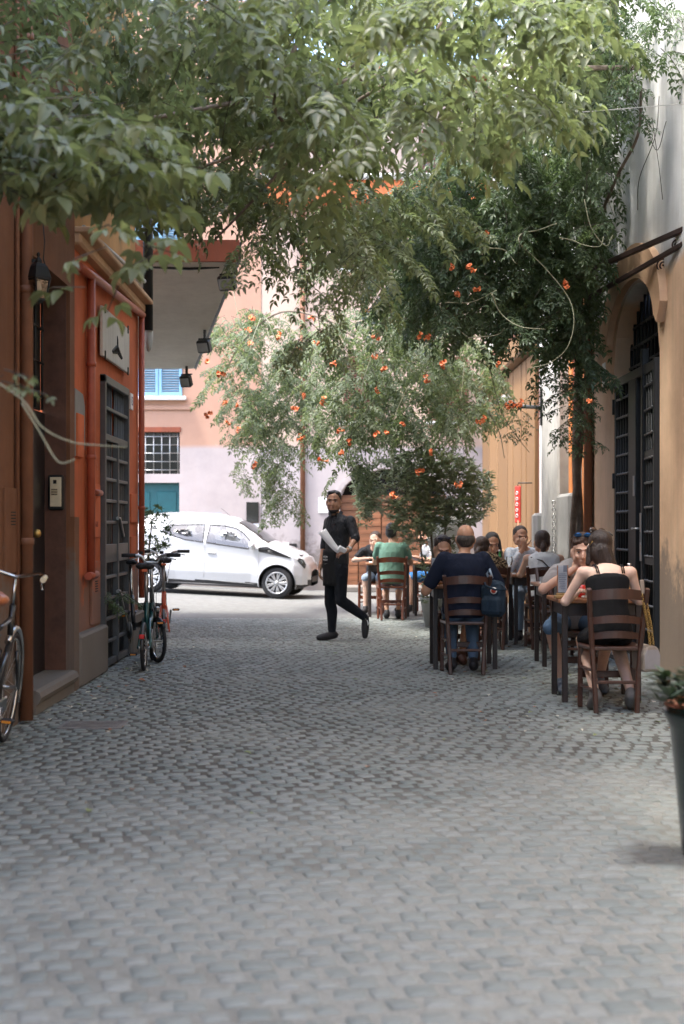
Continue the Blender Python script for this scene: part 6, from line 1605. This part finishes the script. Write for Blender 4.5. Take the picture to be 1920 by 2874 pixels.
        if top == 'tank':
            for s in (-1, 1):
                a = J['chest'].lerp(J['neck'], .5) + rt * s * .085; f = up1.cross(rt).normalized(); b = J['neck'].lerp(J['chest'], .10) + rt * s * .085
                cone(mb, a + f * .09, b + f * .02 + up1 * .0, .022, .022); cone(mb, a - f * .09, b - f * .02, .022, .022); cone(mb, b + f * .03, b - f * .03, .022, .022)
        o = link_mesh('shirt', fuse(mb, .011, 5), shirt, t, True)
    if trouser:
        mb = MB(); torso(mb, .012, 0, 3)
        for k in 'lr': leg(mb, k, .014, legfrac)
        link_mesh('trousers' if legfrac > 1.3 else 'shorts', fuse(mb, .011, 4), trouser, t, True)
    if shoes:
        for k in 'lr':
            mb = MB(); foot(mb, k, .010); link_mesh('shoe', fuse(mb, .0085, 3), shoes, t, True)
    # hair
    mb = MB(); e = lambda p, r: mb.ball(hc(p), tuple(v * hs for v in r), 18, 12, Mh)
    if hairstyle == 'bald': e((0, -.035, -.012), (.080, .076, .060)); e((0, -.05, -.045), (.06, .05, .04))
    else:
        e((0, -.026, .046), (.082, .094, .082)); e((0, -.045, .0), (.079, .07, .075))
        if hairstyle == 'side': e((.02, .012, .092), (.052, .055, .028)); e((-.035, .0, .088), (.04, .05, .028))
        if hairstyle == 'curly':
            rr = random.Random(8)
            for k in range(60):
                a = rr.uniform(0, 6.28); b = rr.uniform(.1, 1.3); e((.07 * math.cos(a) * math.cos(b), -.02 + .085 * math.sin(a) * math.cos(b), .05 + .075 * math.sin(b)), (.02, .02, .02))
        if hairstyle in ('long', 'longside'):
            e((0, -.06, -.04), (.08, .055, .09)); dn = Vector((0, 0, -1))
            bx = .05 if hairstyle == 'longside' else 0
            p0 = hc((0, -.06, -.02)); cone(mb, p0, p0 + Vector((bx, 0, 0)) + dn * .17 - Mh @ Vector((0, .03, 0)), .075, .07); cone(mb, p0 + dn * .12 + Vector((bx, 0, 0)), p0 + Vector((bx * 2.6, -.055, 0)) + dn * .30, .06, .03)
            cone(mb, hc((.07, -.02, -.01)), hc((.085, -.03, -.12)), .026, .02); cone(mb, hc((-.07, -.02, -.01)), hc((-.08, -.03, -.12)), .026, .02)
        if hairstyle == 'longfront':
            for q in (-1, 1): cone(mb, hc((q * .065, .0, .03)), hc((q * .085, .005, -.10)), .03, .035); cone(mb, hc((q * .085, .0, -.10)), hc((q * .10, .02, -.22)), .035, .02)
            e((0, -.06, -.06), (.085, .05, .11))
        if hairstyle == 'pony':
            p = hc((.0, -.10, -.01)); mb.ball(p, .022); cone(mb, p, p + Mh @ Vector((-.005, -.03, -.05)), .026, .038); cone(mb, p + Mh @ Vector((-.005, -.03, -.05)), p + Mh @ Vector((-.015, -.02, -.15)), .038, .016)
    h = link_mesh('hair', fuse(mb, .0075, 2), HR[hair], t, True)
    return t, J, hc, Mh
SK_COL = {'tan': (.50, .28, .18), 'fair': (.60, .37, .27), 'olive': (.52, .31, .21), 'pale': (.66, .45, .35)}
BLK = fabric('black_shirt_cloth', (.026, .029, .033), wr=1.6, rough=.5, wscale=12); BLK2 = fabric('black_trouser_cloth', (.014, .017, .022), wr=1.2); NAVY = fabric('navy_polo_cloth', (.010, .015, .032), wr=.6); GREY = fabric('grey_tshirt_cloth', (.28, .26, .25), wr=.8)
JEAN = fabric('blue_denim', (.10, .16, .24), wr=.7); LJEAN = fabric('pale_denim', (.33, .42, .52), wr=.7); GREEN = fabric('green_tshirt_cloth', (.16, .30, .235), wr=.8); WHITE = fabric('white_cotton', (.68, .68, .67), wr=.8); PALEB = fabric('pale_blue_shirt', (.52, .60, .68), wr=.9, pattern=((.68, .72, .76), 40)); FLORAL = fabric('patterned_blouse', (.62, .60, .58), pattern=((.10, .10, .11), 55)); DSHOE = simple('dark_shoe', (.02, .02, .022), .6); GSHOE = simple('grey_canvas_shoe', (.16, .15, .14), .8); OLIVE = fabric('olive_skirt', (.07, .075, .05)); SANDAL = simple('brown_sandal', (.09, .04, .025), .6); LEOP = fabric('leopard_blouse', (.36, .25, .14), pattern=((.04, .025, .015), 45)); DARKP = fabric('dark_pattern', (.03, .03, .05), pattern=((.20, .12, .05), 35))
def sunglasses(t, hc, Mh, lens, z=.075, y=.055):
    fr = simple('sunglass_frame', (.02, .02, .02), .3); o = MB().tube([hc((-.078, -.04, z - .02)), hc((-.072, y - .01, z + .008)), hc((0, y + .025, z + .016)), hc((.072, y - .01, z + .008)), hc((.078, -.04, z - .02))], .0045, 6).build('sunglasses', fr, t)
    for q in (-1, 1): MB().ball(hc((q * .034, y + .02, z + .018)), (.030, .008, .022), 12, 8, Mh @ frame(0, R(-35), 0)).build('lens', lens, o)

# ------------------------------------------------------------------ the walking waiter
def waiter():
    S0 = at(960, 1799, 16.42); B = Vector((S0.x, 16.42, 0))
    W = lambda cx, cy, dy: (at(840 + cx / 4.693, 1340 + cy / 4.693, 16.42 + dy) - B)
    J = dict(head=W(455, 318, -.03), neck=W(480, 490, 0.0), chest=W(510, 690, .0), waist=W(500, 930, .02), pel=W(490, 1130, .02))
    J['sl'] = W(672, 575, -.13); J['sr'] = W(395, 590, .12); J['el'] = W(742, 800, -.20); J['wl'] = W(650, 955, -.32)
    J['er'] = W(335, 900, .16); J['wr'] = W(278, 1165, .06)
    J['hl'] = W(545, 1190, -.06); J['hr'] = W(440, 1190, .09); J['kl'] = W(545, 1620, -.08); J['kr'] = W(405, 1640, .08); J['al'] = W(872, 1850, -.04); J['ar'] = W(432, 2040, .08)
    J['tl'] = W(865, 2085, -.06); J['tr'] = W(262, 2120, .02)
    J['ar'].z = .095; J['tr'].z = .035
    d = (J['tl'] - J['al']).normalized()
    t, J, hc, Mh = person('walking waiter in black shirt and apron holding white papers, mask under his chin', B, 0, J, 'tan', 'black', 'side', BLK, 1.05, BLK2, 1.96, DSHOE, (R(172), R(2), 0), {'l': ((-.9, -.25, -.25), (.1, -.6, .8), .7), 'r': ((-.1, -.02, -1), (-1, .2, 0), .55)}, voxel=.010, girth=.94)
    mb = MB(); mb.ball(hc((0, .050, -.106)), (.046, .048, .026), 16, 10, Mh); mb.ball(hc((0, .026, -.100)), (.060, .052, .022), 16, 10, Mh)
    link_mesh('face_mask', fuse(mb, .006, 2), simple('black_mask', (.012, .013, .015), .8), t, True)
    for q in (-1, 1): MB().tube([hc((q * .058, .05, -.085)), hc((q * .078, .0, -.04))], .002, 4).build('mask_loop', M['rubber'], t)
    # collar
    mb = MB(); nk = J['neck']
    for q in (-1, 1): mb.prism([nk + Vector((q * .06, .02, .045)), nk + Vector((q * .02 - .02, -.075, .005)), nk + Vector((q * .06 - .02, -.085, -.035)), nk + Vector((q * .085, .0, .02))], (0, -.008, .004))
    mb.build('collar', BLK, t)
    # apron: a curved cloth over hips and thighs
    f = Vector((-.68, -.73, 0)); rt = Vector((.73, -.68, 0)); V = []; rows = 12; cols = 14
    for i in range(rows + 1):
        k = i / rows; c = J['waist'].lerp(J['pel'], min(1, k * 2.2)) + Vector((-.02, 0, 0)); z = J['waist'].z - .02 - k * (J['waist'].z - .655); c = Vector((c.x + .02 * k, c.y, z))
        for j in range(cols + 1):
            a = R(-105 + 185 * j / cols); rr = .150 + .012 * k + .006 * math.sin(j * 1.9 + i * .3) * k
            V.append(c + (rt * math.sin(a) * rr * 1.04 + f * math.cos(a) * rr * .90))
    ap = MB(); ap.smooth = True; ap.add(V, [(i * (cols + 1) + j, i * (cols + 1) + j + 1, (i + 1) * (cols + 1) + j + 1, (i + 1) * (cols + 1) + j) for i in range(rows) for j in range(cols)])
    o = ap.build('apron', fabric('apron_cloth', (.017, .018, .019), wr=1.4, wscale=7), t); so_ = o.modifiers.new('s', 'SOLIDIFY'); so_.thickness = .004
    for txt, cy, s_ in (('ERIA', 1047, .032), ('NGA', 1085, .030), ('———', 1135, .02)):
        p = W(345, cy, -.175); text_mesh(txt, s_, M['white_paint'], t, p, (R(90), 0, R(-38)), 'apron_lettering')
    for k, (cx, cy) in enumerate(((650, 962),)):
        p = J['wl']; dd = (J['wl'] - J['el']).normalized(); wt = MB().torus(p - dd * .02, .031, .007, dd, 20, 6).build('wristwatch', M['steel'], t)
        MB().ball(p - dd * .02 + Vector((.012, -.03, .008)), (.015, .008, .015), 12, 8).build('watch_face', M['white_paint'], wt)
    for k in 'lr':   # white swoosh-like mark and laces on the shoes
        an, to = J['a' + k], J['t' + k]; d = (to - an).normalized(); sd = Vector((0, -1, 0)); up = d.cross(sd); up = up if up.dot(Vector((0, 0, 1)) if k == 'r' else Vector((-1, 0, .3))) > 0 else -up
        c = an + d * .035 + sd * .047 - up * .012
        if k == 'l':
            mk = [c + d * .055 - up * .018, c + d * .02 - up * .028, c - d * .01 - up * .012, c - d * .045 + up * .032, c - d * .015 - up * .004, c + d * .02 - up * .012]
            MB().prism(mk, sd * .004).build('shoe_mark', M['white_paint'], t)
        for q in range(4):
            p = an + d * (.05 + q * .022) + up * (.034 - q * .006); MB().tube([p + sd * .02, p + up * .006, p - sd * .02], .003, 4).build('lace', M['white_paint'] if k == 'l' else M['enclosure'], t)
    # papers
    pt = thing('menu_papers', 'sheaf of long white papers tucked in the walking waiter\'s hand', 'papers', B + W(480, 860, -.36))
    ctr = W(480, 860, -.36); path = [W(298, 700, -.30), W(365, 792, -.33), W(432, 880, -.35), W(490, 945, -.365), W(530, 980, -.37)]
    V = []; wd = Vector((.066, 0, .038)); F = []
    for i, p in enumerate(spline(path, 4)): k = i / 16; V += [p - ctr - wd * (.66 - .28 * k), p - ctr + wd * (.66 - .28 * k)]
    n = len(V) // 2; mb = MB(); mb.smooth = True; mb.add(V, [(2 * i, 2 * i + 2, 2 * i + 3, 2 * i + 1) for i in range(n - 1)]); o = mb.build('sheet', M['white_paper'], pt); q = o.modifiers.new('s', 'SOLIDIFY'); q.thickness = .008
    MB().box(W(565, 950, -.35) - ctr, (.10, .05, .06), (.2, .5, .2), .01).build('folded_napkin', M['white_paper'], pt)
waiter()
# ------------------------------------------------------------------ nearest couple
J = seated(.10, dz=-.045, head=(-.03, .07, -.015), knee=.10, feet=.18, el=(-.29, .12, .775), er=(.26, .12, .78), wl=(-.16, .33, .83), wr=(.10, .33, .90))
for k in 'lr': J['a' + k] = (J['a' + k][0], .02, .16); J['t' + k] = (J['t' + k][0], -.0, .03)
J['tl'] = (-.13, -.02, .03); J['tr'] = (.16, -.02, .03); J['al'] = (-.12, -.10, .13); J['ar'] = (.14, -.10, .13); J['kl'] = (-.12, .30, .48); J['kr'] = (.13, .30, .48)
t, J, hc, Mh = person('woman with long dark hair in a black strappy top, seen from behind', (1.93, 10.33, 0), R(3), J, 'pale', 'darkbrown', 'longside', fabric('black_top_cloth', (.007, .007, .008), wr=.3, rough=.95), .0, fabric('black_skirt_cloth', (.010, .010, .011)), .8, GSHOE, (R(10), R(-6), R(8)), female=True, top='strap', girth=.98)
sunglasses(t, hc, Mh, simple('brown_lens', (.05, .025, .015), .1), .115, .02)
MB().tube([hc((-.085, -.04, .0)), hc((-.08, -.075, .03))], .004, 5).build('hair_clip', M['gold'], t)
J = seated(.30, dz=-.075, head=(.0, .03, -.02), knee=.20, feet=.36, el=(-.33, .30, .82), er=(.30, .33, .82), wl=(-.10, .42, 1.02), wr=(.02, .44, 1.02))
J['kl'] = (-.22, .40, .52); J['kr'] = (.24, .38, .52); J['al'] = (-.16, .30, .095); J['ar'] = (.15, .35, .095); J['tl'] = (-.17, .47, .035); J['tr'] = (.17, .52, .035)
t, J, hc, Mh = person('man in a grey t-shirt resting his clasped hands against his mouth', (1.905, 11.72, 0), R(180), J, 'fair', 'brown', 'curly', GREY, .62, JEAN, 1.02, fabric('grey_blue_sneaker', (.12, .14, .17)), (R(-6), R(-4), 0), {'l': ((.45, .2, .75), (-.55, .6, .3), .8), 'r': ((-.45, .2, .75), (.55, .6, .3), .8)})
sunglasses(t, hc, Mh, simple('blue_mirror_lens', (.03, .16, .42), .06, .5), .105, .035)
w_ = J['wr'].lerp(J['er'], .35); MB().torus(w_, .036, .007, (J['wr'] - J['er']), 18, 6).build('wristband', M['rubber'], t)
# ------------------------------------------------------------------ couple with the man in navy
J = seated(.05, dz=-.01, head=(.02, .02, .0), el=(-.345, .02, .735), er=(.36, .02, .72), wl=(-.27, .26, .80), wr=(.25, .27, .80))
J['al'] = (-.10, .10, .095); J['ar'] = (.10, .14, .095); J['tl'] = (-.12, .24, .035); J['tr'] = (.12, .28, .035)
person('balding man in a navy polo shirt, seen from behind', (1.10, 12.88, 0), 0, J, 'tan', 'grey', 'bald', NAVY, .74, JEAN, 1.9, DSHOE, (0, R(-4), 0), girth=1.13)
J = seated(.12, dz=-.09, head=(.14, .02, -.035), feet=.42, el=(-.22, .20, .79), er=(.22, .20, .79), wl=(-.10, .34, .84), wr=(.10, .34, .84)); J['al'] = (-.02, .48, .095); J['ar'] = (.03, .40, .095); J['tl'] = (-.03, .62, .035); J['tr'] = (.08, .54, .035)
t, J, hc, Mh = person('woman in a patterned blouse looking down, opposite the man in navy', (1.13, 14.18, 0), R(180), J, 'olive', 'darkbrown', 'pony', FLORAL, .5, OLIVE, 1.3, SANDAL, (R(6), R(-18), 0), female=True)
sunglasses(t, hc, Mh, simple('grey_lens', (.05, .06, .09), .1), .10, .03)
# ------------------------------------------------------------------ back tables
J = seated(.14, dz=-.12, head=(-.02, .03, -.03)); person('diner in a leopard print top with streaked hair, behind the man in navy', (1.56, 15.42, 0), 0, J, 'olive', 'brown', 'pony', LEOP, .6, DARKP, 1.9, SANDAL, (R(-25), R(-8), 0), female=True)
J = seated(.14, dz=-.09, head=(.0, .02, -.02)); person('woman with long black hair in a sleeveless top, facing the bread basket', (1.80, 17.0, 0), R(172), J, 'tan', 'black', 'longfront', fabric('beige_top', (.35, .25, .18)), .0, DARKP, 1.6, SANDAL, (R(12), R(-14), 0), female=True, top='tank')
J = seated(.10, dz=-.07, head=(-.01, .02, -.01), el=(-.25, .1, .79), er=(.26, .1, .79)); t, J, hc, Mh = person('woman with ponytail in a white tank top, seen from behind', (2.19, 15.45, 0), R(-2), J, 'olive', 'brown', 'pony', WHITE, 0, DARKP, 1.2, SANDAL, (R(4), R(-4), 0), female=True, top='tank', girth=1.06)
J2 = J; MB().tube([J['sl'] + Vector((.03, -.08, .02)), J['chest'] + Vector((-.03, -.145, .02)), J['waist'] + Vector((.12, -.125, .05))], .007, 5).build('bag_strap', M['tableleg'], t)
J = seated(.14, dz=-.03, head=(.06, .02, .0), el=(-.27, .22, .80), er=(.20, .26, .82), wl=(-.10, .36, .84), wr=(.05, .30, 1.05)); person('man in a pale blue shirt with his hand at his chin', (2.16, 16.95, 0), R(180), J, 'olive', 'darkbrown', 'short', PALEB, 1.7, LJEAN, 1.9, DSHOE, (R(8), R(-4), 0), {'r': ((-.1, .1, 1), (0, 1, 0), .8)})
# ------------------------------------------------------------------ table of the man in green
J = seated(.06, dz=-.005, head=(.02, .03, .0), el=(-.24, .12, .80), er=(.27, .10, .80)); J['al'] = (-.07, .12, .095); J['ar'] = (.09, .12, .095); J['tl'] = (-.08, .27, .035); J['tr'] = (.10, .27, .035)
person('man in a sage green t-shirt and pale jeans, seen from behind', (.70, 20.12, 0), R(-3), J, 'olive', 'black', 'curly', GREEN, .6, LJEAN, 1.25, DSHOE, (R(-38), R(-3), 0))
J = seated(.22, dz=-.10, head=(-.03, .02, -.02), el=(-.20, .30, .81), er=(.30, .28, .80), wl=(-.05, .38, 1.02), wr=(.08, .36, .83)); J['el'] = (-.16, .3, .81)
person('woman in a black t-shirt leaning her face on her hand', (.52, 21.68, 0), R(170), J, 'pale', 'brown', 'pony', BLK, .6, LJEAN, 1.0, DSHOE, (R(-10), R(-8), 0), {'l': ((.1, .1, 1), (0, 1, 0), .6)}, female=True)
J = seated(.10, dz=-.05); person('person in a grey shirt and blue shorts half hidden by the potted shrub', (1.40, 21.9, 0), R(105), J, 'fair', 'brown', 'short', fabric('light_grey_shirt', (.42, .44, .47)), .6, fabric('bright_blue_shorts', (.06, .22, .5)), .95, DSHOE)
def standing():
    J = dict(pel=(0, 0, .93), waist=(0, 0, 1.10), chest=(0, .01, 1.28), neck=(0, 0, 1.46), head=(0, .03, 1.60))
    for s, k in ((-1, 'l'), (1, 'r')):
        J['s' + k] = (s * .18, 0, 1.405); J['e' + k] = (s * .25, .02, 1.13); J['w' + k] = (s * .22, .16, .95); J['h' + k] = (s * .09, 0, .90); J['k' + k] = (s * .10, .02, .49); J['a' + k] = (s * .11, -.02, .09); J['t' + k] = (s * .13, .13, .035)
    person('standing person in a white shirt behind the potted shrub', (1.49, 19.9, 0), R(-8), J, 'olive', 'black', 'short', WHITE, 1.7, BLK2, 1.95, DSHOE, (R(30), 0, 0), girth=1.08)
standing()
